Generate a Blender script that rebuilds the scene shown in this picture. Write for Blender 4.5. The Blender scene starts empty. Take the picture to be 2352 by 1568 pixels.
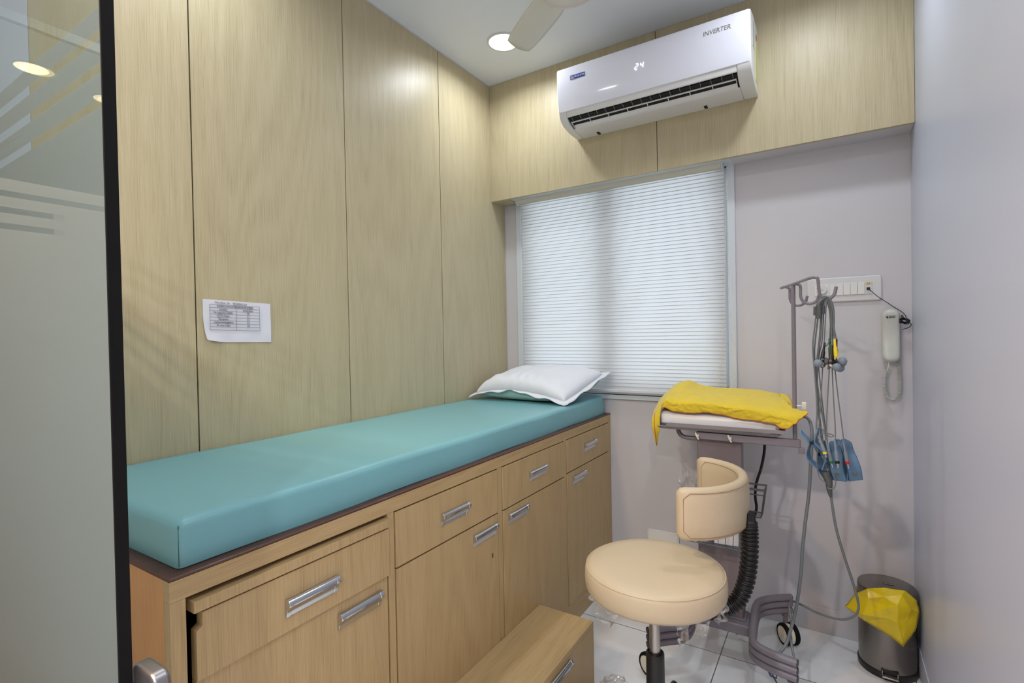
import bpy, bmesh, math, random
from mathutils import Vector, Matrix, noise as mnoise
random.seed(7)
sc = bpy.context.scene
col = sc.collection
R = math.radians
PI = math.pi

# ------------------------------------------------------------------ camera, world, exposure
yaw, pitch, roll = R(32.198), R(-0.700), R(-1.091)
F = Vector((-math.sin(yaw)*math.cos(pitch), math.cos(yaw)*math.cos(pitch), math.sin(pitch)))
Rt = Vector((math.cos(yaw), math.sin(yaw), 0)); Up = Rt.cross(F)
R2 = Rt*math.cos(roll) + Up*math.sin(roll); U2 = -Rt*math.sin(roll) + Up*math.cos(roll)
cam = bpy.data.cameras.new('camera'); camo = bpy.data.objects.new('camera', cam); col.objects.link(camo)
M = Matrix((R2, U2, -F)).transposed().to_4x4(); M.translation = Vector((0, 0, 1.215))
camo.matrix_world = M
cam.sensor_width = 36; cam.lens = 1167.9/2352*36; cam.clip_start = 0.01
sc.camera = camo
sc.view_settings.view_transform = 'Standard'; sc.view_settings.look = 'None'
sc.view_settings.gamma = 1; sc.view_settings.use_curve_mapping = False
sc.view_settings.exposure = 0.0

w = bpy.data.worlds.new('daylight'); sc.world = w; w.use_nodes = True
bg = w.node_tree.nodes['Background']; bg.inputs[0].default_value = (0.86, 0.88, 1.0, 1); bg.inputs[1].default_value = WORLD_STRENGTH = 3.0

ROOM_W = 3.8      # watts per room ceiling light
CORR_W = 6.0      # warm corridor lights

def area(name, loc, size, watts, colr, parent=None, shape='DISK', rot=(0, 0, 0), size_y=None, spread=160):
    l = bpy.data.lights.new(name, 'AREA'); l.shape = shape; l.size = size; l.energy = watts; l.color = colr
    if size_y: l.size_y = size_y
    l.spread = R(spread)
    o = bpy.data.objects.new(name, l); col.objects.link(o); o.location = loc; o.rotation_euler = rot
    if parent:
        o.parent = parent; o.location = Vector(loc) - parent.location
    return o

# ------------------------------------------------------------------ materials
def lin(c):
    c = c/255
    return c/12.92 if c <= .04045 else ((c+.055)/1.055)**2.4
def rgb(r, g, b): return (lin(r), lin(g), lin(b), 1)
MATS = {}
def mat(name, colr, rough=.5, metal=0, spec=.5, coat=0, trans=0, emis=None, es=0, bump=0, bscale=200, alpha=1, sheen=0, mottled=0, mscale=8, bstretch=None):
    m = bpy.data.materials.new(name); m.use_nodes = True; nt = m.node_tree; b = nt.nodes['Principled BSDF']
    b.inputs['Base Color'].default_value = colr; b.inputs['Roughness'].default_value = rough
    b.inputs['Metallic'].default_value = metal; b.inputs['Specular IOR Level'].default_value = spec
    b.inputs['Coat Weight'].default_value = coat; b.inputs['Transmission Weight'].default_value = trans
    b.inputs['Alpha'].default_value = alpha; b.inputs['Sheen Weight'].default_value = sheen
    if emis: b.inputs['Emission Color'].default_value = emis; b.inputs['Emission Strength'].default_value = es
    geo = nt.nodes.new('ShaderNodeNewGeometry')
    n = nt.nodes.new('ShaderNodeTexNoise'); n.inputs['Scale'].default_value = bscale; n.inputs['Detail'].default_value = 3
    src = geo.outputs['Position']
    if bstretch:
        mp = nt.nodes.new('ShaderNodeMapping'); mp.inputs['Scale'].default_value = bstretch
        nt.links.new(src, mp.inputs['Vector']); src = mp.outputs[0]
    nt.links.new(src, n.inputs['Vector'])
    if bump:
        bp = nt.nodes.new('ShaderNodeBump'); bp.inputs['Strength'].default_value = bump; bp.inputs['Distance'].default_value = .002
        nt.links.new(n.outputs['Fac'], bp.inputs['Height']); nt.links.new(bp.outputs[0], b.inputs['Normal'])
    n2 = nt.nodes.new('ShaderNodeTexNoise'); n2.inputs['Scale'].default_value = mscale; n2.inputs['Detail'].default_value = 4
    nt.links.new(geo.outputs['Position'], n2.inputs['Vector'])
    mx = nt.nodes.new('ShaderNodeMix'); mx.data_type = 'RGBA'; mx.blend_type = 'MULTIPLY'
    mx.inputs['Factor'].default_value = mottled if mottled else .03
    mx.inputs[6].default_value = colr
    nt.links.new(n2.outputs['Fac'], mx.inputs[7]); nt.links.new(mx.outputs[2], b.inputs['Base Color'])
    MATS[name] = m
    return m

def wood(name, c1, c2, c3, axis='z', rough=.42, fine=560, big=3.0):
    """laminate with fine long grain running along one axis and loose cathedral figure"""
    m = bpy.data.materials.new(name); m.use_nodes = True; nt = m.node_tree; b = nt.nodes['Principled BSDF']
    geo = nt.nodes.new('ShaderNodeNewGeometry')
    def mp(s, long_):
        k = nt.nodes.new('ShaderNodeMapping')
        k.inputs['Scale'].default_value = {'x': (long_, s, s), 'y': (s, long_, s), 'z': (s, s, long_)}[axis]
        nt.links.new(geo.outputs['Position'], k.inputs['Vector']); return k
    n1 = nt.nodes.new('ShaderNodeTexNoise'); n1.inputs['Scale'].default_value = 1; n1.inputs['Detail'].default_value = 5; n1.inputs['Roughness'].default_value = .65
    nt.links.new(mp(fine, 9.0).outputs[0], n1.inputs['Vector'])
    n2 = nt.nodes.new('ShaderNodeTexNoise'); n2.inputs['Scale'].default_value = 1; n2.inputs['Detail'].default_value = 2
    nt.links.new(mp(big, .33).outputs[0], n2.inputs['Vector'])
    # cathedral bands = sine of the big noise
    mu = nt.nodes.new('ShaderNodeMath'); mu.operation = 'MULTIPLY'; mu.inputs[1].default_value = 120
    nt.links.new(n2.outputs['Fac'], mu.inputs[0])
    si = nt.nodes.new('ShaderNodeMath'); si.operation = 'SINE'; nt.links.new(mu.outputs[0], si.inputs[0])
    ad = nt.nodes.new('ShaderNodeMath'); ad.operation = 'MULTIPLY_ADD'; ad.inputs[1].default_value = .045
    nt.links.new(si.outputs[0], ad.inputs[0]); nt.links.new(n1.outputs['Fac'], ad.inputs[2])
    ad2 = nt.nodes.new('ShaderNodeMath'); ad2.operation = 'MULTIPLY_ADD'; ad2.inputs[1].default_value = .18
    nt.links.new(n2.outputs['Fac'], ad2.inputs[0]); nt.links.new(ad.outputs[0], ad2.inputs[2])
    cr = nt.nodes.new('ShaderNodeValToRGB'); e = cr.color_ramp.elements
    e[0].position = .28; e[0].color = c1; e[1].position = .98; e[1].color = c3
    k = cr.color_ramp.elements.new(.61); k.color = c2
    nt.links.new(ad2.outputs[0], cr.inputs[0]); nt.links.new(cr.outputs[0], b.inputs['Base Color'])
    b.inputs['Roughness'].default_value = rough; b.inputs['Specular IOR Level'].default_value = .4
    bp = nt.nodes.new('ShaderNodeBump'); bp.inputs['Strength'].default_value = .25; bp.inputs['Distance'].default_value = .0008
    nt.links.new(n1.outputs['Fac'], bp.inputs['Height']); nt.links.new(bp.outputs[0], b.inputs['Normal'])
    MATS[name] = m
    return m

WW = dict(c1=rgb(164, 151, 118), c2=rgb(188, 176, 144), c3=rgb(202, 191, 162))
m_wall_wood = wood('wall_laminate', **WW, rough=.38)
CW = dict(c1=rgb(158, 132, 90), c2=rgb(186, 160, 116), c3=rgb(200, 176, 132))
m_cab_wood = wood('cabinet_laminate_upright', **CW)
m_cab_wood_y = wood('cabinet_laminate_lengthwise', **CW, axis='y')
m_cab_end_lit = wood('cabinet_laminate_warm_lit', rgb(190, 136, 80), rgb(208, 152, 94), rgb(216, 164, 106))  # cabinet laminate with the corridor's orange light put into its colour
m_seam = mat('dark_groove', rgb(14, 12, 10), .9, spec=.1)
m_brown = mat('brown_stained_edge', rgb(92, 52, 36), .4, coat=.1, bump=.5, bscale=60, mottled=.5, mscale=30)
m_redwood = mat('bare_reddish_timber', rgb(104, 52, 26), .6, bump=.4, mottled=.7, mscale=40)
m_paint = mat('wall_paint_pale_grey', rgb(201, 200, 205), .45, bump=.05, bscale=300)
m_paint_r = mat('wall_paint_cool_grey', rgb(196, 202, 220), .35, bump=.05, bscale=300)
m_ceil = mat('ceiling_paint', rgb(226, 232, 240), .6, bump=.04, bscale=300)
m_white_pl = mat('white_plastic', rgb(214, 215, 218), .3)
m_ac = mat('gloss_white_plastic', rgb(232, 234, 246), .12, coat=.5)
m_ac_d = mat('matt_white_plastic', rgb(224, 224, 224), .35)
m_ac_grey = mat('grey_vent_plastic', rgb(150, 152, 156), .4)
m_dark = mat('dark_interior', rgb(14, 15, 17), .7)
m_black = mat('black_plastic', rgb(18, 18, 19), .38, bump=.15)
m_rubber = mat('black_rubber', rgb(14, 14, 15), .7, spec=.2)
m_teal = mat('teal_vinyl', rgb(120, 176, 184), .36, bump=.08, bscale=500, mottled=.04)
m_teal_cl = mat('teal_fabric', rgb(160, 194, 188), .8, bump=.15, bscale=600)
m_cotton = mat('white_cotton', rgb(222, 227, 236), .85, bump=.25, bscale=500, sheen=.2)
m_chrome = mat('chrome', rgb(205, 208, 214), .14, metal=1)
m_steel = mat('brushed_steel', rgb(176, 172, 168), .28, metal=1, bump=.12, bscale=30, bstretch=(300, 300, 2))
m_bin = mat('dark_brushed_steel', rgb(140, 134, 128), .2, metal=1, bump=.1, bscale=30, bstretch=(300, 300, 2))
m_satin = mat('satin_steel', rgb(150, 148, 150), .38, metal=1)
m_beige = mat('beige_leatherette', rgb(198, 181, 152), .42, bump=.12, bscale=700)
m_beige_d = mat('beige_welt', rgb(214, 184, 142), .45)
m_stitch = mat('brown_seam_thread', rgb(150, 112, 76), .7)
m_greymetal = mat('grey_powder_coat', rgb(128, 122, 130), .38, bump=.1, bscale=900)
m_traymetal = mat('grey_sheet_metal', rgb(142, 138, 142), .35, metal=.3)
m_colmetal = mat('mauve_grey_powder_coat', rgb(122, 112, 116), .3, bump=.08, bscale=900)
m_cable = mat('grey_cable', rgb(112, 118, 120), .45)
m_cable_d = mat('dark_grey_cable', rgb(84, 88, 88), .45)
m_yellow = mat('yellow_cotton', rgb(222, 196, 44), .85, bump=.15, bscale=700, sheen=.3, mottled=.12, mscale=20)
m_hem = mat('orange_red_hem_stitch', rgb(190, 84, 24), .8)
m_blue = mat('blue_clamp_plastic', rgb(96, 130, 160), .35)
m_bulb = mat('grey_rubber_bulb', rgb(126, 136, 146), .5)
m_gold = mat('electrode_metal', rgb(150, 142, 122), .25, metal=1)
m_cream = mat('cream_plastic', rgb(222, 221, 204), .4)
m_phone = mat('ivory_plastic', rgb(196, 200, 194), .35)
m_tile = None
m_paper = mat('paper', rgb(222, 222, 234), .7)
m_ink = mat('ink', rgb(70, 72, 84), .7)
m_pencil = mat('pencil_ink', rgb(120, 120, 134), .7)
m_logoblue = mat('logo_blue', rgb(52, 74, 160), .3)
m_greytext = mat('grey_print', rgb(130, 128, 122), .4)
m_led = mat('led_white', rgb(235, 235, 255), .4, emis=(.86, .84, 1, 1), es=1.6)
m_diff = mat('lamp_diffuser', rgb(255, 255, 255), .5, emis=(1, 1, 1, 1), es=9)
m_diffw = mat('warm_lamp_diffuser', rgb(255, 240, 214), .5, emis=(1, .72, .45, 1), es=3.6)
m_red = mat('red_plastic', rgb(200, 30, 34), .4)
m_redd = mat('maroon_plastic', rgb(96, 18, 24), .4)
m_green = mat('green_plastic', rgb(20, 110, 64), .4)
m_purple = mat('dark_violet_plastic', rgb(40, 26, 60), .4)
m_brownp = mat('brown_plastic', rgb(58, 42, 36), .4)
m_yel = mat('yellow_plastic', rgb(232, 210, 50), .4)
m_white_r = mat('white_ring_plastic', rgb(226, 226, 222), .4)
m_bluegrey = mat('blue_grey_wire', rgb(92, 108, 118), .4, metal=.3)
m_darkwire = mat('dark_grey_wire', rgb(80, 80, 84), .4)
m_bag = mat('yellow_polythene', rgb(214, 190, 20), .3, bump=.2, bscale=30, trans=0)
m_fan = mat('fan_cream_enamel', rgb(214, 214, 206), .3)
m_fan2 = mat('fan_white_enamel', rgb(214, 211, 206), .35)
m_bluetie = mat('blue_cable_tie', rgb(76, 90, 140), .5)
m_tape = mat('yellowed_tape', rgb(214, 206, 166), .5)
m_frame = mat('white_aluminium', rgb(206, 214, 220), .35)
m_label_y = mat('yellow_green_label', rgb(206, 214, 110), .4)
m_label_s = mat('silver_label', rgb(176, 178, 180), .4)

def nodes_mat(name, fn):
    m = bpy.data.materials.new(name); m.use_nodes = True; nt = m.node_tree; nt.nodes.clear()
    out = nt.nodes.new('ShaderNodeOutputMaterial'); fn(nt, out); MATS[name] = m; return m
def _film(nt, out):   # clear crinkled wrapping film
    t = nt.nodes.new('ShaderNodeBsdfTransparent'); g = nt.nodes.new('ShaderNodeBsdfGlossy'); g.inputs['Roughness'].default_value = .15
    d = nt.nodes.new('ShaderNodeBsdfDiffuse'); d.inputs[0].default_value = (.9, .9, .9, 1)
    f = nt.nodes.new('ShaderNodeLayerWeight'); f.inputs[0].default_value = .45
    a = nt.nodes.new('ShaderNodeMixShader'); a.inputs[0].default_value = .25
    nt.links.new(g.outputs[0], a.inputs[1]); nt.links.new(d.outputs[0], a.inputs[2])
    b = nt.nodes.new('ShaderNodeMixShader'); nt.links.new(f.outputs['Facing'], b.inputs[0])
    nt.links.new(t.outputs[0], b.inputs[1]); nt.links.new(a.outputs[0], b.inputs[2]); nt.links.new(b.outputs[0], out.inputs[0])
m_film = nodes_mat('clear_wrapping_film', _film)
def _glass(nt, out):   # clear pane: Fresnel reflection over straight transmission
    t = nt.nodes.new('ShaderNodeBsdfTransparent'); t.inputs[0].default_value = (.90, .95, .92, 1)
    g = nt.nodes.new('ShaderNodeBsdfGlossy'); g.inputs['Roughness'].default_value = 0.0
    f = nt.nodes.new('ShaderNodeLayerWeight'); f.inputs[0].default_value = .5
    pw_ = nt.nodes.new('ShaderNodeMath'); pw_.operation = 'POWER'; pw_.inputs[1].default_value = 4.4; nt.links.new(f.outputs['Facing'], pw_.inputs[0])
    mr = nt.nodes.new('ShaderNodeMath'); mr.operation = 'MULTIPLY_ADD'; mr.inputs[1].default_value = .93; mr.inputs[2].default_value = .04; nt.links.new(pw_.outputs[0], mr.inputs[0])
    b = nt.nodes.new('ShaderNodeMixShader'); nt.links.new(mr.outputs[0], b.inputs[0])
    nt.links.new(t.outputs[0], b.inputs[1]); nt.links.new(g.outputs[0], b.inputs[2]); nt.links.new(b.outputs[0], out.inputs[0])
m_glass = nodes_mat('clear_glass', _glass)
def _frost(nt, out):   # frosted privacy film on glass
    tl = nt.nodes.new('ShaderNodeBsdfTranslucent'); tl.inputs[0].default_value = (.74, .76, .78, 1)
    d = nt.nodes.new('ShaderNodeBsdfDiffuse'); d.inputs[0].default_value = (.50, .51, .51, 1)
    a = nt.nodes.new('ShaderNodeMixShader'); a.inputs[0].default_value = .22
    nt.links.new(tl.outputs[0], a.inputs[1]); nt.links.new(d.outputs[0], a.inputs[2])
    nt.links.new(a.outputs[0], out.inputs[0])
m_frost = nodes_mat('frosted_film', _frost)
def _blind(nt, out):
    tl = nt.nodes.new('ShaderNodeBsdfTranslucent'); tl.inputs[0].default_value = (.78, .80, .86, 1)
    d = nt.nodes.new('ShaderNodeBsdfDiffuse'); d.inputs[0].default_value = rgb(226, 227, 226)
    a = nt.nodes.new('ShaderNodeMixShader'); a.inputs[0].default_value = .6
    nt.links.new(tl.outputs[0], a.inputs[1]); nt.links.new(d.outputs[0], a.inputs[2]); nt.links.new(a.outputs[0], out.inputs[0])
m_blind = nodes_mat('pleated_blind_fabric', _blind)

def _tile():
    m = bpy.data.materials.new('floor_tiles'); m.use_nodes = True; nt = m.node_tree; b = nt.nodes['Principled BSDF']
    geo = nt.nodes.new('ShaderNodeNewGeometry'); sp = nt.nodes.new('ShaderNodeSeparateXYZ'); nt.links.new(geo.outputs['Position'], sp.inputs[0])
    def line(o, off):
        a = nt.nodes.new('ShaderNodeMath'); a.operation = 'ADD'; a.inputs[1].default_value = off; nt.links.new(o, a.inputs[0])
        d = nt.nodes.new('ShaderNodeMath'); d.operation = 'DIVIDE'; d.inputs[1].default_value = .6; nt.links.new(a.outputs[0], d.inputs[0])
        f = nt.nodes.new('ShaderNodeMath'); f.operation = 'FRACT'; nt.links.new(d.outputs[0], f.inputs[0])
        s = nt.nodes.new('ShaderNodeMath'); s.operation = 'SUBTRACT'; s.inputs[1].default_value = .5; nt.links.new(f.outputs[0], s.inputs[0])
        q = nt.nodes.new('ShaderNodeMath'); q.operation = 'ABSOLUTE'; nt.links.new(s.outputs[0], q.inputs[0])
        g = nt.nodes.new('ShaderNodeMath'); g.operation = 'LESS_THAN'; g.inputs[1].default_value = .0029; nt.links.new(q.outputs[0], g.inputs[0])
        return g
    gx = line(sp.outputs[0], .367+.3+6); gy = line(sp.outputs[1], -2.013+.3+6)
    mxx = nt.nodes.new('ShaderNodeMath'); mxx.operation = 'MAXIMUM'; nt.links.new(gx.outputs[0], mxx.inputs[0]); nt.links.new(gy.outputs[0], mxx.inputs[1])
    n = nt.nodes.new('ShaderNodeTexNoise'); n.inputs['Scale'].default_value = 3; nt.links.new(geo.outputs['Position'], n.inputs['Vector'])
    cr = nt.nodes.new('ShaderNodeValToRGB'); cr.color_ramp.elements[0].color = rgb(222, 225, 228); cr.color_ramp.elements[1].color = rgb(232, 235, 238)
    nt.links.new(n.outputs['Fac'], cr.inputs[0])
    mx = nt.nodes.new('ShaderNodeMix'); mx.data_type = 'RGBA'; nt.links.new(mxx.outputs[0], mx.inputs['Factor']); nt.links.new(cr.outputs[0], mx.inputs[6]); mx.inputs[7].default_value = rgb(96, 96, 92)
    nt.links.new(mx.outputs[2], b.inputs['Base Color']); b.inputs['Roughness'].default_value = .16; b.inputs['Specular IOR Level'].default_value = .5
    return m
m_tile = _tile()

# ------------------------------------------------------------------ geometry helpers
class G:
    """collects shapes (world coordinates) and links them as ONE mesh object"""
    def __init__(s): s.bm = bmesh.new(); s.mats = []; s.mi = 0
    def use(s, m):
        if m not in s.mats: s.mats.append(m)
        s.mi = s.mats.index(m); return s
    def face(s, vs):
        try:
            f = s.bm.faces.new(vs); f.material_index = s.mi; return f
        except ValueError: return None
    def box(s, x0, x1, y0, y1, z0, z1, rot=None, piv=None):
        P = [Vector((x, y, z)) for z in (z0, z1) for y in (y0, y1) for x in (x0, x1)]
        if rot is not None:
            c = Vector(piv) if piv else Vector(((x0+x1)/2, (y0+y1)/2, (z0+z1)/2))
            P = [c + rot @ (p-c) for p in P]
        v = [s.bm.verts.new(p) for p in P]
        for q in ((0, 2, 3, 1), (4, 5, 7, 6), (0, 1, 5, 4), (2, 6, 7, 3), (0, 4, 6, 2), (1, 3, 7, 5)): s.face([v[i] for i in q])
        return s
    def ring(s, c, ax, r, n, ry=None, ref=None):
        ax = Vector(ax).normalized()
        a = Vector(ref) if ref else (Vector((0, 0, 1)) if abs(ax.z) < .9 else Vector((1, 0, 0)))
        u = (a - ax*a.dot(ax)).normalized(); v = ax.cross(u); c = Vector(c); ry = ry or r
        return [s.bm.verts.new(c + u*r*math.cos(2*PI*i/n) + v*ry*math.sin(2*PI*i/n)) for i in range(n)], u
    def bridge(s, a, b):
        n = len(a)
        for i in range(n): s.face([a[i], a[(i+1) % n], b[(i+1) % n], b[i]])
    def cyl(s, p0, p1, r, n=20, r2=None, caps=True, ry=None, ref=None):
        ax = Vector(p1)-Vector(p0)
        a, u = s.ring(p0, ax, r, n, ry, ref); b, _ = s.ring(p1, ax, r2 if r2 is not None else r, n, ry, ref)
        s.bridge(a, b)
        if caps: s.face(a[::-1]); s.face(b)
        return s
    def lathe(s, prof, c=(0, 0, 0), ax=(0, 0, 1), n=32, sx=1, sy=1, caps=True):
        """prof = [(r, h)...] along ax"""
        ax = Vector(ax).normalized(); c = Vector(c)
        a = Vector((0, 0, 1)) if abs(ax.z) < .9 else Vector((1, 0, 0))
        u = (a-ax*a.dot(ax)).normalized(); v = ax.cross(u); rings = []
        for r, h in prof:
            rings.append([s.bm.verts.new(c+ax*h+u*r*sx*math.cos(2*PI*i/n)+v*r*sy*math.sin(2*PI*i/n)) for i in range(n)])
        for a_, b_ in zip(rings, rings[1:]): s.bridge(a_, b_)
        if caps: s.face(rings[0][::-1]); s.face(rings[-1])
        return s
    def tube(s, pts, r, n=8, closed=False, res=0, rf=None, caps=True, ry=None):
        pts = [Vector(p) for p in pts]
        if res: pts = smooth_path(pts, res, closed)
        N = len(pts); rings = []; u = None
        for i, p in enumerate(pts):
            if closed: t = pts[(i+1) % N]-pts[i-1]
            else: t = pts[min(i+1, N-1)]-pts[max(i-1, 0)]
            if t.length < 1e-9: t = Vector((0, 0, 1))
            t.normalize()
            if u is None:
                a = Vector((0, 0, 1)) if abs(t.z) < .9 else Vector((1, 0, 0))
                u = a
            u = u-t*u.dot(t)
            if u.length < 1e-6: u = Vector((1, 0, 0))-t*t.x
            u.normalize(); v = t.cross(u); rr = rf(i/(N-1)) if rf else r; r_y = ry or rr
            rings.append([s.bm.verts.new(p+u*rr*math.cos(2*PI*k/n)+v*r_y*math.sin(2*PI*k/n)) for k in range(n)])
        for a_, b_ in zip(rings, rings[1:]): s.bridge(a_, b_)
        if closed: s.bridge(rings[-1], rings[0])
        elif caps: s.face(rings[0][::-1]); s.face(rings[-1])
        return s
    def sph(s, c, r, nu=20, nv=12, sc_=(1, 1, 1), ax=(0, 0, 1)):
        prof = [(max(1e-4, r*math.sin(PI*i/nv)), -r*math.cos(PI*i/nv)*sc_[2]) for i in range(nv+1)]
        return s.lathe(prof, c, ax, nu, sc_[0], sc_[1])
    def prism(s, poly, axis, a0, a1):
        """poly: 2D list; axis 'x': (y,z); 'y': (x,z); 'z': (x,y)"""
        def P(p, a): return {'x': (a, p[0], p[1]), 'y': (p[0], a, p[1]), 'z': (p[0], p[1], a)}[axis]
        a = [s.bm.verts.new(P(p, a0)) for p in poly]; b = [s.bm.verts.new(P(p, a1)) for p in poly]
        s.bridge(a, b); s.face(a[::-1]); s.face(b); return s
    def grid(s, P, closed_u=False):
        V = [[s.bm.verts.new(p) for p in row] for row in P]
        for i in range(len(V)-1):
            m = len(V[i])
            for j in range(m if closed_u else m-1):
                s.face([V[i][j], V[i][(j+1) % m], V[i+1][(j+1) % m], V[i+1][j]])
        return V
    def obj(s, name, m, parent=None, smooth=False, bevel=0, seg=2, sub=0, solid=0, auto=35):
        me = bpy.data.meshes.new(name)
        s.bm.normal_update(); bmesh.ops.recalc_face_normals(s.bm, faces=s.bm.faces)
        off = parent_origin(parent)
        if off.length: bmesh.ops.translate(s.bm, verts=s.bm.verts, vec=-off)
        s.bm.to_mesh(me); s.bm.free()
        if s.mats:
            for k in s.mats: me.materials.append(k)
        else: me.materials.append(m)
        o = bpy.data.objects.new(name, me); col.objects.link(o)
        if parent: o.parent = parent
        if smooth:
            me.polygons.foreach_set('use_smooth', [True]*len(me.polygons))
            try: me.set_sharp_from_angle(angle=R(auto))
            except Exception: pass
        if solid:
            k = o.modifiers.new('s', 'SOLIDIFY'); k.thickness = solid; k.offset = 0
        if bevel:
            k = o.modifiers.new('b', 'BEVEL'); k.width = bevel; k.segments = seg; k.limit_method = 'ANGLE'; k.angle_limit = R(40)
            if not smooth:
                me.polygons.foreach_set('use_smooth', [True]*len(me.polygons))
                try: me.set_sharp_from_angle(angle=R(80))
                except Exception: pass
        if sub:
            k = o.modifiers.new('u', 'SUBSURF'); k.levels = sub; k.render_levels = sub
        return o

def parent_origin(p):
    v = Vector((0, 0, 0))
    while p is not None:
        v = v + p.location; p = p.parent
    return v
def smooth_path(pts, res, closed=False):
    out = []; N = len(pts)
    rng = range(N if closed else N-1)
    for i in rng:
        if closed: p0, p1, p2, p3 = pts[i-1], pts[i], pts[(i+1) % N], pts[(i+2) % N]
        else: p0, p1, p2, p3 = pts[max(i-1, 0)], pts[i], pts[i+1], pts[min(i+2, N-1)]
        for k in range(res):
            t = k/res
            out.append(.5*((2*p1)+(-p0+p2)*t+(2*p0-5*p1+4*p2-p3)*t*t+(-p0+3*p1-3*p2+p3)*t**3))
    if not closed: out.append(pts[-1])
    return out
def tag(o, label=None, cat=None, group=None, kind=None):
    if label: o['label'] = label
    if cat: o['category'] = cat
    if group: o['group'] = group
    if kind: o['kind'] = kind
    return o
def thing(name, loc, label, cat, group=None):
    o = bpy.data.objects.new(name, None); col.objects.link(o); o.location = loc; o.empty_display_size = .05
    return tag(o, label, cat, group)
def struct(name, g, m, label, cat, parent=None, **k):
    o = g.obj(name, m, parent, **k)
    if parent is None: tag(o, label, cat, kind='structure')
    return o
AX = {'left': Matrix(((0, 0, 1), (1, 0, 0), (0, 1, 0))), 'front': Matrix(((1, 0, 0), (0, 0, -1), (0, 1, 0)))}
def text(name, s, loc, size, m, parent, face='front', ext=.0003, align='LEFT', rot=0, sx=1, space=1, shear=0, bold=0):
    c = bpy.data.curves.new(name, 'FONT'); c.body = s; c.size = size; c.extrude = ext; c.align_x = align; c.align_y = 'CENTER'
    c.space_character = space; c.shear = shear; c.offset = bold; c.resolution_u = 3
    t = bpy.data.objects.new(name+'_tmp', c); col.objects.link(t)
    bpy.context.view_layer.update()
    me = bpy.data.meshes.new_from_object(t.evaluated_get(bpy.context.evaluated_depsgraph_get()))
    bpy.data.objects.remove(t)
    A = AX[face] if isinstance(face, str) else face
    T = (A @ Matrix.Rotation(rot, 3, 'Z') @ Matrix.Diagonal((sx, 1, 1))).to_4x4(); T.translation = Vector(loc)-parent_origin(parent)
    me.transform(T); me.materials.clear(); me.materials.append(m)
    for p in me.polygons: p.material_index = 0
    o = bpy.data.objects.new(name, me); col.objects.link(o); o.parent = parent
    return o
def rr(x0, x1, y0, y1, r, n=5):
    """rounded rectangle polygon"""
    out = []
    for cx, cy, a in ((x1-r, y1-r, 0), (x0+r, y1-r, 90), (x0+r, y0+r, 180), (x1-r, y0+r, 270)):
        for i in range(n+1):
            t = R(a+90*i/n); out.append((cx+r*math.cos(t), cy+r*math.sin(t)))
    return out

# ------------------------------------------------------------------ room shell
W, RW, D, DS, CH, SO, CX_ = -1.521, .249, 2.366, 2.237, 2.53, 1.923, -.927
YP = .25     # plane of the glass front of the cabin
# floor (cabin and corridor)
struct('floor', G().box(-7, 2.2, -3, 4.2, -.1, 0), m_tile, 'glossy white square floor tiles with dark joints', 'floor')
struct('ceiling', G().box(-7, 2.2, -3, 4.2, CH, CH+.1), m_ceil, 'flat pale grey painted ceiling', 'ceiling')
# back wall with window opening
WX0, WX1, WZ0, WZ1 = -1.440, -.350, .912, 1.985
g = G()
g.box(W-.3, WX0, D, D+.2, 0, CH); g.box(WX1, RW+.3, D, D+.2, 0, CH)
g.box(WX0, WX1, D, D+.2, 0, WZ0); g.box(WX0, WX1, D, D+.2, WZ1, CH)
struct('wall_back', g, m_paint, 'pale grey painted wall behind the window and trolley', 'wall')
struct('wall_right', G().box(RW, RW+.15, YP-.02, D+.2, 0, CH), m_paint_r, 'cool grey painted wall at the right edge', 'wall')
# left wall: bare painted wall plus laminate panels as children
wl = struct('wall_left', G().box(W-.2, W-.012, YP, D+.2, 0, CH), m_paint, 'left wall clad in tall pale wood laminate panels with dark seams', 'wall')
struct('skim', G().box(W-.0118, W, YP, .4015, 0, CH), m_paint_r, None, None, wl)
ys = [.402, .7422, 1.2794, 1.8206, D-.001]
for a, b in zip(ys, ys[1:]):
    struct('panel', G().box(W-.0115, W, a+(.0020 if a > .5 else 0), b-.0020, 0, CH-.002), m_wall_wood, None, None, wl)
for y in ys[1:-1]: struct('seam', G().box(W-.0116, W-.006, y-.0024, y+.0024, 0, CH-.002), m_seam, None, None, wl)
# thin white bead between panels and ceiling
struct('trim_1', G().box(W, W+.004, .40, DS, CH-.005, CH-.0002), m_paint, 'thin white bead where the wood panelling meets the ceiling', 'trim')
# boxed-out laminate bulkhead under the ceiling
bk = G(); bk.box(W+.0005, RW-.001, DS+.012, D, SO+.012, CH-.001)
tb = struct('trim_2', bk, m_seam, 'wood laminate bulkhead boxed out above the window', 'trim')
for a, b in ((W+.0006, -.6415), (-.6385, RW-.001)):
    g = G(); g.box(a, b, DS, DS+.0118, SO, CH-.001)
    struct('panel', g, m_wall_wood, None, None, tb)
g = G(); g.box(W+.0006, -1.425, DS+.012, D-.001, SO, SO+.0118)
g.box(-1.425, RW-.001, DS+.0119, DS+.018, SO, SO+.0118)
struct('underside_panel', g, m_wall_wood, None, None, tb)
struct('painted_underside', G().box(-.35, RW-.001, DS+.0182, D-.001, SO+.002, SO+.0118), m_paint, None, None, tb)
struct('window_head', G().box(-1.4245, -.3505, DS+.0182, D-.001, SO+.004, SO+.0118), m_frame, None, None, tb)
# skirting
struct('baseboard_back', G().box(-.92, RW, D-.004, D-.0002, 0, .102), m_paint, 'pale tile skirting along the back wall', 'skirting', bevel=.001)
struct('baseboard_right', G().box(RW-.004, RW-.0002, YP, D-.01, 0, .102), m_paint_r, 'pale tile skirting along the right wall', 'skirting', bevel=.001)

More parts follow.
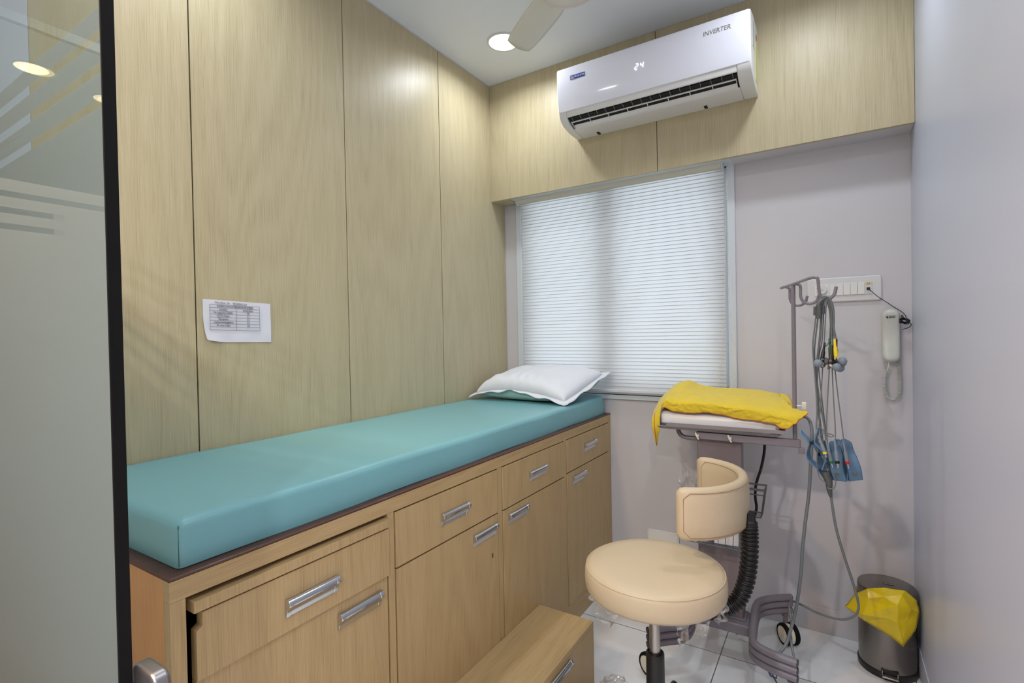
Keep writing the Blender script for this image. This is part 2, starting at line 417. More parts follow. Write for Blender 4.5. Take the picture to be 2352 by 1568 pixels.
# corridor and the cabins beyond it (seen mirrored in the glass)
struct('wall_corridor', G().box(-7, 2.2, -3.0, -2.8, 0, CH), m_paint, 'pale wall on the far side of the corridor', 'wall')
struct('wall_corridor_end', G().box(1.3, 1.4, -2.8, YP-.02, 0, CH), m_paint, 'pale wall closing the corridor on the right', 'wall')
struct('wall_corridor_side', G().box(RW+.15, 1.3, YP-.02, YP+.1, 0, CH), m_paint, 'pale wall beside the cabin doorway', 'wall')
struct('wall_far', G().box(-7, -6.8, -2.8, 4.2, 0, CH), m_paint, 'pale wall at the far end of the neighbouring cabin', 'wall')
struct('wall_neighbour', G().box(-6.8, W-.2, YP, YP+.12, 0, CH), m_paint, 'pale wall of the neighbouring cabin', 'wall')

# window
win = struct('window_1', G().box(WX0, WX1, D+.038, D+.042, WZ0, WZ1), m_glass, 'white framed sliding window behind the pleated blind', 'window')
g = G(); t = .028
g.box(WX0-.004, WX0+t, D-.012, D+.16, WZ0, WZ1).box(WX1-t, WX1+.004, D-.012, D+.16, WZ0, WZ1)
g.box(WX0, WX1, D-.012, D+.16, WZ1-t, WZ1)
struct('window_frame', g, m_frame, None, None, win, bevel=.002)
g = G(); g.box(WX0-.004, WX1+.004, D-.014, D+.16, WZ0-.016, WZ0+.004); g.box(WX0, WX1, D-.004, D+.16, WZ0+.0075, WZ0+.034)
struct('window_sill', g, m_frame, None, None, win, bevel=.001)
g = G(); xm = -.925
g.box(xm-.052, xm+.052, D+.02, D+.06, WZ0, WZ1); g.box(WX0+t, WX0+.095, D+.02, D+.06, WZ0, WZ1); g.box(WX1-.085, WX1-t, D+.02, D+.06, WZ0, WZ1)
g.box(WX0, WX1, D+.02, D+.06, WZ0, WZ0+.06); g.box(WX0, WX1, D+.02, D+.06, WZ1-.06, WZ1)
struct('window_sash', g, m_frame, None, None, win, bevel=.002)

# pleated blind
bl = thing('window_blind', (-.9, D-.03, 1.93), 'white pleated window blind lowered over the window, bead chain at its right', 'blind')
g = G(); yb = D-.035; n = 57; z0, z1 = .944, 1.915; rows = []
for i in range(n+1):
    z = z1-(z1-z0)*i/n
    rows.append([(-1.392, yb, z+.0015), (-.385, yb, z+.0015)])
    rows.append([(-1.392, yb-.0045, z), (-.385, yb-.0045, z)])
    if i < n:
        rows.append([(-1.392, yb-.0006, z-.0016), (-.385, yb-.0006, z-.0016)])
g.use(m_blind); g.grid(rows)
g.use(mat('blind_fold_edge', rgb(196, 192, 184), .8))
for i in range(1, n): g.tube([(-1.392, yb-.0050, z1-(z1-z0)*i/n), (-.385, yb-.0050, z1-(z1-z0)*i/n)], .0011, 4)
g.obj('fabric', m_blind, bl)
g = G(); g.cyl((-1.405, D-.042, 1.93), (-.392, D-.042, 1.93), .024, 24); g.obj('roller', mat('blind_roll_fabric', rgb(208, 207, 194), .6), bl, smooth=True)
for x in (-1.412, -.391):
    g = G(); g.prism([(D-.042+.027*math.cos(a), 1.93+.027*math.sin(a)) for a in [PI+PI*i/10 for i in range(11)]]+[(D-.003, 1.96), (D-.069, 1.96)][0:1]+[(D-.069, 1.96)], 'x', x, x+.006)
    g.obj('bracket', m_white_pl, bl, bevel=.001)
g = G(); g.box(-1.392, -.385, yb-.008, yb+.004, z0-.012, z0+.002); g.obj('bottom_rail', m_white_pl, bl, bevel=.002)
ch1 = smooth_path([Vector(p) for p in [(-0.3710, 2.3100, 1.8760), (-0.3790, 2.3100, 1.5840), (-0.3840, 2.3100, 1.4000), (-0.3940, 2.3100, 1.2160), (-0.4040, 2.3100, 1.0860), (-0.4130, 2.3100, 0.9700), (-0.4140, 2.3100, 0.8430)]], 24)
ch2 = smooth_path([Vector(p) for p in [(-0.3680, 2.3000, 1.8730), (-0.3670, 2.3000, 1.5810), (-0.3660, 2.3000, 1.3990), (-0.3580, 2.3000, 1.2150), (-0.3530, 2.3000, 1.0870), (-0.3440, 2.3000, 0.9740), (-0.3390, 2.3000, 0.8590)]], 24)
def beads(pts, r, step):
    g = G(); acc = 0; last = pts[0]
    for p in pts[1:]:
        acc += (p-last).length; last = p
        if acc >= step: g.sph(p, r, 6, 4); acc = 0
    g.tube(pts, r*.3, 4); return g
for c in (ch1, ch2): beads(c, .0022, .0056).obj('bead_chain', m_white_r, bl, smooth=True, auto=80)

# ------------------------------------------------------------------ ceiling lights
def downlight(x, y, label, warm=False, r=.063, watts=ROOM_W, tint=(1, .95, .95)):
    t = thing('ceiling_light', (x, y, CH), label, 'ceiling light', 'round recessed ceiling lights')
    G().lathe([(r+.010, 0), (r+.010, -.0035), (r+.002, -.005), (r, -.002), (r, 0)], (x, y, CH-.0002), n=48).obj('trim_ring', m_white_pl, t, smooth=True)
    G().cyl((x, y, CH-.0032), (x, y, CH-.0016), r, 48).obj('diffuser', m_diffw if warm else m_diff, t)
    if watts: area('lamp', (x, y, CH-.0065), 2*r, watts, tint if warm else (.90, .95, 1), t)
    return t
downlight(-1.233, 1.934, 'round white glowing ceiling light beside the fan blade, left of the air conditioner')
downlight(-.06, 1.78, 'round white ceiling light over the electrocardiograph trolley, just above the picture')
downlight(-1.243, .72, 'round white ceiling light over the near end of the couch, above the picture')
downlight(-.06, .72, 'round white ceiling light nearest the doorway, above the picture')
downlight(-3.21, -.366, 'warm ceiling light mirrored large in the upper left of the glass', True, .062, 0)
downlight(-3.30, -.70, 'warm ceiling light mirrored beside the black edge of the glass', True, .062, 0)
downlight(-5.80, -1.392, 'small warm ceiling light mirrored lowest in the glass', True, .062, 0)
downlight(-.75, -.75, 'added fill light in the corridor ceiling behind the camera', True, .062, 34)  # unseen fill lamp, added to lift the ambient light in the cabin
downlight(.55, -1.4, 'added fill light in the corridor ceiling outside the doorway', True, .062, 34)  # second unseen lamp, added as fill through the doorway
downlight(-1.15, -.62, 'warm corridor ceiling light close behind the glass partition', True, .062, 32, (1, .52, .22))

# ------------------------------------------------------------------ glass front of the cabin
gp = thing('glass_partition', (-.70, YP, 0), 'frosted glass partition with clear strips and black edge at the left', 'glass partition')
G().box(W-.19, -.6937, YP-.005, YP+.005, .001, CH-.001).obj('glass_pane', m_glass, gp)
def film(name, z0, z1, x0, x1, par, y=YP+.0062): return G().box(x0, x1, y, y+.0004, z0, z1).obj(name, m_frost, par)
for z0, z1 in ((.001, 1.495), (1.507, 1.535), (1.548, 1.574), (1.587, 1.612)):
    film('frosted_film', z0, z1, W-.19, -.695, gp)
G().box(-.6935, -.691, YP-.0065, YP+.0075, .001, CH-.001).obj('edge_gasket', m_rubber, gp, bevel=.001)
g = G(); g.prism(rr(-.70, -.640, .765, .842, .014), 'y', YP+.008, YP+.026); g.obj('lock_keeper', m_satin, gp, bevel=.004, seg=3)

g2 = thing('glass_screen', (-1.62, -.9, 0), 'neighbouring cabin glass screen with clear strips, mirrored in the glass partition', 'glass screen')
GX = -1.61
G().box(GX-.005, GX+.005, -2.79, YP-.03, .001, 1.968).obj('glass_pane', m_glass, g2)
for z0, z1, y0 in ((.001, 1.481, YP-.03), (1.495, 1.518, YP-.03), (1.532, 1.556, YP-.03), (1.570, 1.597, YP-.03)):
    G().box(GX+.0062, GX+.0066, -2.79, y0, z0, z1).obj('frosted_film', m_frost, g2)
for z0, z1, y1 in ((1.481, 1.495, .03), (1.518, 1.532, .03)):
    G().box(GX+.0062, GX+.0066, -2.79, y1-.0, z0, z1).obj('frosted_film', m_frost, g2)
G().box(GX-.008, GX+.008, -2.79, YP-.03, 1.968, 1.99).obj('top_rail', m_bluegrey, g2)

# ------------------------------------------------------------------ air conditioner
ac = thing('air_conditioner', (-.63, DS, 2.14), 'white wall air conditioner showing 24, mounted on the wood bulkhead', 'air conditioner')
AX0, AX1 = -1.018, -.238
prof = [(DS, 2.395), (2.10, 2.392), (2.036, 2.378), (2.030, 2.368), (2.031, 2.30), (2.036, 2.235), (2.044, 2.192), (2.052, 2.172)]
low = [(2.128, 2.141), (2.16, 2.138), (DS, 2.137)]
full = prof[:1]+prof[1:]+[(2.066, 2.160), (2.085, 2.150)]+low
g = G()
g.prism(full, 'x', AX0, -.984); g.prism(full, 'x', -.288, AX1)               # cheeks
g.prism([(DS, 2.395), (2.10, 2.392), (2.036, 2.378), (2.034, 2.235), (2.046, 2.192), (2.052, 2.172), (2.058, 2.172), (2.075, 2.20), (2.12, 2.23), (2.2, 2.23), (DS, 2.23)], 'x', -.984, -.288)
g.prism([(2.128, 2.141), (2.128, 2.150), (2.19, 2.165), (2.2, 2.23), (DS, 2.23), (DS, 2.137)], 'x', -.984, -.288)
g.obj('casing', m_ac_d, ac, smooth=True, auto=30, bevel=.003)
g = G(); fp = [(2.034, 2.379), (2.0275, 2.368), (2.0285, 2.30), (2.0335, 2.235), (2.0415, 2.194), (2.046, 2.194), (2.040, 2.30), (2.040, 2.379)]
g.prism(fp, 'x', AX0+.001, AX1-.006); g.obj('front_panel', m_ac, ac, smooth=True, auto=50, bevel=.0025, seg=3)
G().prism([(2.066, 2.1715), (2.130, 2.1460), (2.19, 2.17), (2.19, 2.225), (2.10, 2.222), (2.072, 2.197)], 'x', -.9835, -.2885).obj('outlet_cavity', m_dark, ac)
def flap(y0, z0_, y1, z1_, x0, x1, name):
    g = G(); g.prism([(y0, z0_), (y1, z1_), (y1+.003, z1_+.001), (y0+.003, z0_+.003)], 'x', x0, x1); return g.obj(name, m_ac_d, ac)
flap(2.104, 2.1530, 2.122, 2.1425, -.972, -.296, 'louver')
g = G()
A_ = Vector((0, 2.052, 2.172)); B_ = Vector((0, 2.128, 2.141)); sd_ = (B_-A_).normalized(); nd_ = Vector((0, sd_.z, -sd_.y)); nd_ = nd_ if nd_.z < 0 else -nd_
def slat(t0, t1, x0, x1, d0=.001, d1=.003):
    P_ = [A_.lerp(B_, t0)+nd_*d0, A_.lerp(B_, t1)+nd_*d0, A_.lerp(B_, t1)-nd_*d1, A_.lerp(B_, t0)-nd_*d1]
    g.prism([(q_.y, q_.z) for q_ in P_], 'x', x0, x1)
slat(.40, .45, -.976, -.296); slat(.93, .97, -.985, -.292, .002, .002)
for i in range(9):
    x = -.976+.680*i/8; slat(.40, .95, x-.0012, x+.0012, .0005, .004)
g.obj('louver_frame', m_ac_d, ac)
for i in range(18):
    g = G(); x = -.965+.66*i/17; slat(.04, .36, x-.0006, x+.0006, -.003, .006)
    g.obj('air_vane', m_ac_grey, ac)
for x in (-.90, -.43): G().box(x-.006, x+.006, 2.2, 2.226, 2.1355, 2.141).obj('clip', m_dark, ac)
# 24 display
g = G(); yf = 2.0268
def seg7(x, z, h, segs, sl=.18):
    w = h*.5; t = h*.12
    S = {'a': (0, h/2, w, h/2), 'g': (0, 0, w, 0), 'd': (0, -h/2, w, -h/2), 'f': (0, 0, 0, h/2), 'b': (w, 0, w, h/2), 'e': (0, -h/2, 0, 0), 'c': (w, -h/2, w, 0)}
    for k in segs:
        a = S[k]; p = [Vector((x+a[0]+a[1]*sl, 0, z+a[1])), Vector((x+a[2]+a[3]*sl, 0, z+a[3]))]
        d = (p[1]-p[0]).normalized(); p[0] += d*t*.7; p[1] -= d*t*.7
        nrm = Vector((-d.z, 0, d.x))*t*.5
        q = [p[0]+nrm, p[1]+nrm, p[1]-nrm, p[0]-nrm]
        a_ = [g.bm.verts.new((v.x, yf, v.z)) for v in q]; b_ = [g.bm.verts.new((v.x, yf+.0015, v.z)) for v in q]
        g.bridge(a_, b_); g.face(a_); g.face(b_[::-1])
seg7(-.664, 2.290, .022, 'abged'); seg7(-.642, 2.290, .022, 'fgbc')
g.obj('digit_display', m_led, ac)
lg = G().box(-.932, -.884, 2.0270, 2.0282, 2.318, 2.336).obj('maker_badge', m_logoblue, ac)
text('badge_lettering', 'BLUE STAR', (-.9305, 2.0266, 2.327), .0092, m_paper, lg, ext=.0002, bold=.0002)
g = G(); g.box(-.952, -.934, 2.0268, 2.0275, 2.318, 2.3195).box(-.952, -.934, 2.0258, 2.0275, 2.3345, 2.336).box(-.952, -.9505, 2.0258, 2.0275, 2.318, 2.336).box(-.9355, -.934, 2.0258, 2.0275, 2.318, 2.336)
st = [(-.943+(.0062 if i % 2 == 0 else .0028)*math.sin(2*PI*i/10), 2.327+(.0062 if i % 2 == 0 else .0028)*math.cos(2*PI*i/10)) for i in range(10)]
g.tube([(a, 2.0262, b) for a, b in st], .0005, 4, closed=True)
g.obj('badge_star', m_logoblue, ac)
text('inverter_lettering', 'INVERTER', (-.402, 2.0276, 2.332), .0235, m_greytext, ac, ext=.0002, bold=.0002, shear=.15, sx=.94)
G().box(AX1-.0002, AX1+.0008, 2.085, 2.125, 2.27, 2.36).obj('rating_label', m_label_s, ac)
G().box(AX1-.0002, AX1+.0008, 2.165, 2.215, 2.175, 2.33).obj('energy_label', m_label_y, ac)
g = G(); g.cyl((AX1+.0008, 2.19, 2.345), (AX1+.0012, 2.19, 2.345), .012, 16); g.obj('red_stamp', m_red, ac)

# ------------------------------------------------------------------ ceiling fan
FC = Vector((-.665, 1.408, 2.25))
fan = thing('ceiling_fan', (FC.x, FC.y, CH), 'cream ceiling fan whose hub and one blade show at the top edge', 'ceiling fan')
G().lathe([(.012, 0), (.045, -.002), (.052, -.03), (.02, -.06), (.011, -.065)], (FC.x, FC.y, CH)).obj('canopy', m_fan, fan, smooth=True)
G().cyl((FC.x, FC.y, CH-.06), (FC.x, FC.y, FC.z+.08), .0105).obj('down_rod', m_fan, fan, smooth=True)
G().lathe([(.03, .09), (.07, .085), (.092, .06), (.094, .03), (.092, .008), (.087, .0), (.080, -.004), (.078, .0), (.055, -.006), (.0001, -.012)], FC, n=48).obj('motor_housing', m_fan2, fan, smooth=True)
tipm = (Vector((-.95, 1.576, 0))+Vector((-.861, 1.611, 0)))/2 - Vector((FC.x, FC.y, 0))
ang0 = math.atan2(tipm.y, tipm.x)
for k in range(3):
    a = ang0+R(3)+2*PI*k/3; d = Vector((math.cos(a), math.sin(a), 0)); s_ = Vector((-d.y, d.x, 0))
    rows = []
    for i in range(13):
        t_ = i/12; r_ = .075+(.376-.075)*t_
        hw = .050+.004*math.sin(t_*PI) - .003*t_
        if t_ < .12: hw *= .72+.28*t_/.12
        if i == 12: hw *= .90
        if i == 11: hw *= .95
        row = []
        for j in range(9):
            u = -1+2*j/8
            zz = .028 + u*.011 - .004*(1-u*u)
            row.append(FC+d*(r_-(.010*u*u if i == 12 else 0))+s_*(hw*u)+Vector((0, 0, zz)))
        rows.append(row)
    g = G(); g.grid(rows); b = g.obj('blade', m_fan, fan, smooth=True, solid=.0025)
    sp_ = FC+d*.11+Vector((0, 0, .020)); G().sph(sp_, .0035, 10, 6).obj('screw', m_chrome, b, smooth=True)

# ------------------------------------------------------------------ paper notice
pn = thing('paper_notice', (W, .86, 1.27), 'sheet of paper with an intercom extension table taped on the wood panelling', 'paper')
g = G(); rows = []
for i in range(13):
    row = []
    for j in range(17):
        u = j/16; v = i/12
        y = .760+.207*u; z = 1.336-.006*u-(.124-.002*u)*v
        e = max(0, (1-u)-.90+(v-.55)*.55) if v > .3 else 0
        x = W+.0012+.018*e*e*3+.0012*math.sin(u*9+v*3)**2*(v)
        y += .03*e*e*2; z += .02*e*e*3
        row.append((x, y, z))
    rows.append(row)
g.grid(rows); g.obj('sheet', m_paper, pn, smooth=True)
YL, YM, YR = .7785, .8555, .929
g = G(); xt = W+.0032; dz = .0093; zt = 1.3215; tilt = -.020
def zz(y, k): return zt - dz*k + tilt*(y-YL)
def bar(ya, za, yb_, zb, w_=.0004):
    g.tube([(xt, ya, za), (xt, yb_, zb)], w_, 4)
for k in range(9): bar(YL, zz(YL, k), YR if k != 0 else YR, zz(YR, k))
bar(YL, zz(YL, 0), YL, zz(YL, 8)); bar(YR, zz(YR, 0), YR, zz(YR, 8)); bar(YM, zz(YM, 1), YM, zz(YM, 8))
g.obj('table_lines', m_ink, pn)
rowsT = [('Location', 'Extension'), ('Dr Suparna CABIN', '20'), ('E.C.G Cabin', '21'), ('Reception', '22'), ('Opthal Investigation', '23'), ('Dr Isha Cabin', '24')]
text('printed_heading', 'INTERCOM EXTENSION NUMBER', (xt, (YL+YR)/2, zz((YL+YR)/2, .5)), .0080, m_ink, pn, face='left', ext=.0001, align='CENTER', rot=-.02, sx=.92)
for k, (a, b) in enumerate(rowsT):
    text('printed_text', a, (xt, (YL+YM)/2, zz((YL+YM)/2, 1.5+k)), .0078, m_ink, pn, face='left', ext=.0001, align='CENTER', rot=-.02, sx=.9)
    text('printed_number', b, (xt, (YM+YR)/2, zz((YM+YR)/2, 1.5+k)), .0078, m_ink, pn, face='left', ext=.0001, align='CENTER', rot=-.02)
text('handwriting', 'Nivedkar Sir   9820896220', (xt, .792, 1.3275), .0084, m_pencil, pn, face='left', ext=.0001, rot=-.045, shear=.2, sx=1.05)

# ------------------------------------------------------------------ couch cabinet
Y0, Y1, HC = .399, D-.001, .824
cb = thing('couch_cabinet', ((W+CX_)/2, (Y0+Y1)/2, 0), 'long wooden examination couch cabinet with drawers and doors along the left wall', 'cabinet')
g = G(); xin = CX_-.020
g.box(W, xin, Y0+.018, Y1, .0, .09).box(W, W+.02, Y0+.018, Y1, .09, .80).box(W, xin-.002, Y0+.018, Y1, .09, .106).box(W, CX_-.03, Y0+.018, Y1, .785, .80)
for y in (.89, 1.38, 1.858): g.box(W, xin, y-.008, y+.008, .106, .785)
g.obj('carcass', m_redwood, cb)
G().box(W, xin-.0003, Y0, Y0+.018, 0, HC-.006).obj('end_panel', m_cab_end_lit, cb)
g = G(); g.box(xin, CX_, Y0, Y1, .0, .095); g.obj('plinth', m_cab_wood_y, cb)
g = G(); g.box(xin, CX_, Y0, Y1, .783, HC-.006); g.obj('top_rail', m_cab_wood_y, cb)
stiles = [(Y0, .4235), (.8835, .9040), (1.3665, 1.3905), (1.8495, 1.8705), (2.3335, Y1)]
for a, b in stiles: G().box(xin, CX_, a, b, .0955, .7825).obj('stile', m_cab_wood, cb)
g = G(); g.box(W+.0005, CX_+.002, Y0-.002, Y1, HC-.0055, HC)
g.obj('rim', m_brown, cb, bevel=.003)
def handle(par, yc, zc, L=.122):
    g = G()
    p = [(0, .017), (.006, .0185), (.012, .0165), (.0155, .011), (.015, .005), (.011, .001), (.007, -.003), (.0055, -.010), (.0035, -.0175), (0, -.0185)]
    xs = CX_ if par.get('fx') is None else par['fx']
    g.prism([(a+xs, b+zc) for a, b in p], 'y', yc-L/2, yc+L/2)
    o = g.obj('handle', m_chrome, par, smooth=True, auto=50, bevel=.0008)
    for sgn in (-1, 1):
        g = G(); ye = yc+sgn*(L/2-.004)
        g.prism([(a*1.08+xs, b*1.06+zc) for a, b in p], 'y', ye-.005, ye+.005); g.obj('end_cap', m_chrome, par, smooth=True, auto=50, bevel=.0008)
bays = [(.4245, .8830), (.9060, 1.3650), (1.3925, 1.8480), (1.8725, 2.3315)]
gap = .0023
# bay one: pull-out writing flap + drawer with a notched front corner, hanging slightly proud
g = G(); g.box(CX_-.30, CX_+.010, .432, .8825, .7535, .7735); g.obj('pull_out_flap', m_cab_wood, cb, bevel=.0008)
a, b = bays[0]
fr = [(a+.012, .634), (b-.001, .634), (b-.001, .7495), (a+.022, .7495), (a+.022, .726), (a+.012, .720)]
g = G()
va = [g.bm.verts.new((CX_-.014, p[0], p[1])) for p in fr]; vb = [g.bm.verts.new((CX_+.006, p[0], p[1])) for p in fr]
g.bridge(va, vb); g.face(va); g.face(vb[::-1])
dr = g.obj('drawer', m_cab_wood, cb, bevel=.0008)
dr['fx'] = CX_+.006; handle(dr, .663, .683); del dr['fx']
G().box(CX_-.30, CX_-.02, .4235, .4245, .655, .70).obj('runner', m_dark, cb)
g = G(); g.box(CX_-.016, CX_, a+.013, b-.004, .0975, .6325); dd = g.obj('door', m_cab_wood, cb, bevel=.0008); handle(dd, .7915, .592)
for i, (a, b) in enumerate(bays[1:]):
    zt_ = .779; zs = (.638, .636, .643)[i]
    g = G(); g.box(CX_-.014, CX_+.002, a+gap, b-gap, zs+gap, zt_); dr = g.obj('drawer', m_cab_wood, cb, bevel=.0008)
    handle(dr, (1.142, 1.627, 2.105)[i], (.705, .707, .716)[i])
    g = G(); g.box(CX_-.014, CX_+.002, a+gap, b-gap, .0975, zs-gap); dd = g.obj('door', m_cab_wood, cb, bevel=.0008)
    handle(dd, (1.287, 1.485, 1.983)[i], (.594, .598, .602)[i])
G().box(CX_+.0021, CX_+.0024, 1.327, 1.331, .505, .520).obj('scuff_mark', m_seam, cb)

# ------------------------------------------------------------------ step box
stp = thing('step_box', (-.82, 1.2, 0), 'low wooden step box with a chrome handle standing against the couch cabinet', 'step')
SX0, SX1, SY0, SY1, SZ = CX_+.0025, -.709, .62, 1.622, .22
g = G(); g.box(SX0, SX1-.019, SY0, SY1-.0185, 0, SZ-.0185); g.obj('body', m_cab_wood, stp)
G().box(SX0, SX1-.0005, SY0, SY1, SZ-.018, SZ).obj('top', m_cab_wood_y, stp, bevel=.0008)
G().box(SX0, SX1-.001, SY1-.018, SY1-.0002, 0, SZ-.0183).obj('end_panel', m_cab_wood, stp)
for a, b in ((SY0, 1.115), (1.118, SY1-.0185)):
    g = G(); g.box(SX1-.0188, SX1, a, b, .002, SZ-.0185); dr = g.obj('drawer', m_cab_wood, stp, bevel=.0008)
    dr['fx'] = SX1; handle(dr, .87 if a < 1 else 1.365, .178, .125); del dr['fx']

# ------------------------------------------------------------------ mattress
g = G(); MX0, MX1, MY0, MY1, MZ0, MZ1 = W+.003, -.950, .424, D-.012, HC+.0005, .906
nx, ny = 14, 40
def mrow(z, ins, rr_=.02):
    pts = []
    for i in range(ny*2+nx*2):
        pass
    return pts
prs = [(0.0, 0), (.0, .010), (.0, .066), (.004, .076), (.012, .0808), (.024, .082)]
pol = []
def outline(ins):
    x0, x1, y0, y1 = MX0+ins, MX1-ins, MY0+ins, MY1-ins; P = []; rad = .010
    for cx, cy, a0 in ((x1-rad, y1-rad, 0), (x0+rad, y1-rad, 90), (x0+rad, y0+rad, 180), (x1-rad, y0+rad, 270)):
        for i in range(4): t = R(a0+30*i); P.append((cx+rad*math.cos(t), cy+rad*math.sin(t)))
    # densify
    out = []
    for i in range(len(P)):
        a = P[i]; b = P[(i+1) % len(P)]; L = math.hypot(b[0]-a[0], b[1]-a[1]); k = max(1, int(L/.06))
        if L > .2: k = 36 if abs(b[1]-a[1]) > 1 else 12
        for j in range(k): out.append((a[0]+(b[0]-a[0])*j/k, a[1]+(b[1]-a[1])*j/k))
    return out
rows = []
for ins, h in prs:
    o_ = outline(ins)
    rows.append([(x+(.0016*math.sin(y*21)*math.sin(y*6.3)+.001*math.sin(y*47) if (x > -1.0 and .015 < h < .07) else 0), y, MZ0+h+(.0008*math.sin(y*13+x*5))) for x, y in o_])
V = g.grid(rows, closed_u=True); g.face(V[0][::-1]); g.face(V[-1])
ms = thing('mattress', ((MX0+MX1)/2, (MY0+MY1)/2, MZ0), 'teal vinyl examination mattress lying on the couch cabinet', 'mattress')
g.obj('cover', m_teal, ms, smooth=True, auto=60)
g = G(); g.tube([(MX1-.0035, MY0+.0028, MZ0+.004), (MX1-.0032, MY0+.0026, MZ0+.074)], .0008, 5); g.obj('corner_seam', mat('teal_thread', rgb(60, 92, 88), .7), ms)

# ------------------------------------------------------------------ pillow
pl = thing('pillow', (-1.22, 2.13, .907), 'white cotton pillow with teal underside at the far end of the mattress', 'pillow')
NU, NV = 96, 56
nearL, nearR, farR, farL = Vector((-1.502, 1.975, .924)), Vector((-.958, 1.95, .914)), Vector((-.890, 2.30, 1.035)), Vector((-1.49, 2.335, .985))
def eq(u, v):
    a = (u+1)/2; b = (v+1)/2; bu = (1-u*u); bv = (1-v*v)
    p = nearL.lerp(nearR, a).lerp(farL.lerp(farR, a), b)
    p = p + Vector((0, .014*bu*(1 if v < 0 else -1)*abs(v)**3, 0)) + Vector((.014*bv*(1 if u < 0 else -1)*abs(u)**3, 0, 0))
    p.z += .046*bu*max(0, -v)**2*(1-.3*u) - .012*bv*max(0, u)**2
    return p
EU, EV = .90, .86
def dome(u, v): return max(0, (1-abs(u)**2.8))**.36*max(0, (1-abs(v)**2.8))**.36
def top(u, v):
    d = dome(u, v); p = eq(u*EU, v*EV); p.z += .082*d*(1-.16*u)
    fold = math.exp(-((v+.70)/.26)**2)*(1-abs(u)**6)*math.sin(u*24+v*4+1.8*math.sin(u*6))*.0052
    p.z += mnoise.noise(Vector((u*4.0, v*1.6, 1.5)))*.005*d+fold*d*1.5
    p.y += fold*.8
    return p
def bot(u, v):
    d = dome(u, v)**.8; p = eq(u*EU, v*EV)
    zt_ = .908+.010*abs(u)**4+.05*max(0, (u-.55))
    p.z = p.z*(1-d) + min(p.z-.001, zt_)*d + mnoise.noise(Vector((u*9, v*3, 5)))*.0025*d*(1-d)*4
    return p
rows = [[top(-1+2*j/NU, -1+2*i/NV) for j in range(NU+1)] for i in range(NV+1)]
g = G(); g.grid(rows)
# flange round the edge
def edge(k, t):
    if k == 0: return (-1+2*t, -1)
    if k == 1: return (1, -1+2*t)
    if k == 2: return (1-2*t, 1)
    return (-1, 1-2*t)
loops = []
for w_ in (0, .5, 1):
    L = []
    for k in range(4):
        for i in range(30):
            u, v = edge(k, i/30)
            p = eq(u*(EU+(1-EU)*w_), v*(EV+(1-EV)*w_))
            p.z += w_*(.005*math.sin(i*.55+k*2)+(.004*math.sin(i*1.1) if k == 0 else .0))*(1-abs(2*i/30-1)**4) - (.010 if k == 0 else 0)*w_
            p.x = max(p.x, W+.003); p.y = min(p.y, D-.013)
            p.z = max(p.z, .9095)
            L.append(p)
    loops.append(L)
g.grid(loops, closed_u=True)
g.obj('pillowcase', m_cotton, pl, smooth=True, auto=180, solid=.0014)
rows = [[bot(-1+2*j/NU, -1+2*i/NV)+Vector((0, 0, -.0015)) for j in range(NU+1)] for i in range(NV+1)]
g = G(); g.grid(rows); g.obj('underside', m_teal_cl, pl, smooth=True, auto=180)

# ------------------------------------------------------------------ stool
SC = Vector((-.44, 1.44, 0))
so = thing('stool', (SC.x, SC.y, 0), 'beige padded round stool with wrap-around backrest in front of the trolley', 'stool')
g = G(); g.lathe([(.02, .474), (.172, .474), (.188, .479), (.1955, .490), (.197, .510), (.1955, .533), (.190, .5445), (.180, .551), (.15, .555), (.08, .5565), (.0005, .557)], SC, n=72)
seat = g.obj('seat', m_beige, so, smooth=True, auto=60)
g = G(); ring = [SC+Vector((.1915*math.cos(2*PI*i/90), .1915*math.sin(2*PI*i/90), .5432)) for i in range(90)]; g.tube(ring, .0013, 6, closed=True); g.obj('welt', m_beige, seat, smooth=True)
G().cyl(SC+Vector((0, 0, .466)), SC+Vector((0, 0, .474)), .06, 30).obj('seat_plate', m_black, so, smooth=True)
g = G(); g.cyl(SC+Vector((0, 0, .25)), SC+Vector((0, 0, .474)), .0152, 24); g.obj('gas_piston', m_steel, so, smooth=True)
g = G(); g.lathe([(.014, .296), (.0175, .296), (.0185, .292), (.0205, .292), (.021, .2965), (.0245, .2965), (.0255, .294), (.0257, .28), (.0265, .12), (.03, .09), (.03, .06), (.01, .06)], SC, n=28); g.obj('column_sleeve', m_black, so, smooth=True)
for k in range(5):
    a = R(20+72*k); d = Vector((math.cos(a), math.sin(a), 0))
    leg = G().tube([SC+d*.02+Vector((0, 0, .085)), SC+d*.12+Vector((0, 0, .08)), SC+d*.23+Vector((0, 0, .062))], .014, 10, res=4, rf=lambda t: .018-.006*t).obj('leg', m_black, so, smooth=True)
    c = SC+d*.23; nrm = Vector((-d.y, d.x, 0))
    g = G(); g.cyl(c+Vector((0, 0, .04)), c+Vector((0, 0, .064)), .006, 8)
    for s_ in (-1, 1): g.cyl(c+Vector((0, 0, .0245))+nrm*s_*.005, c+Vector((0, 0, .0245))+nrm*s_*.02, .0245, 20)
    g.obj('castor', m_black, leg, smooth=True)
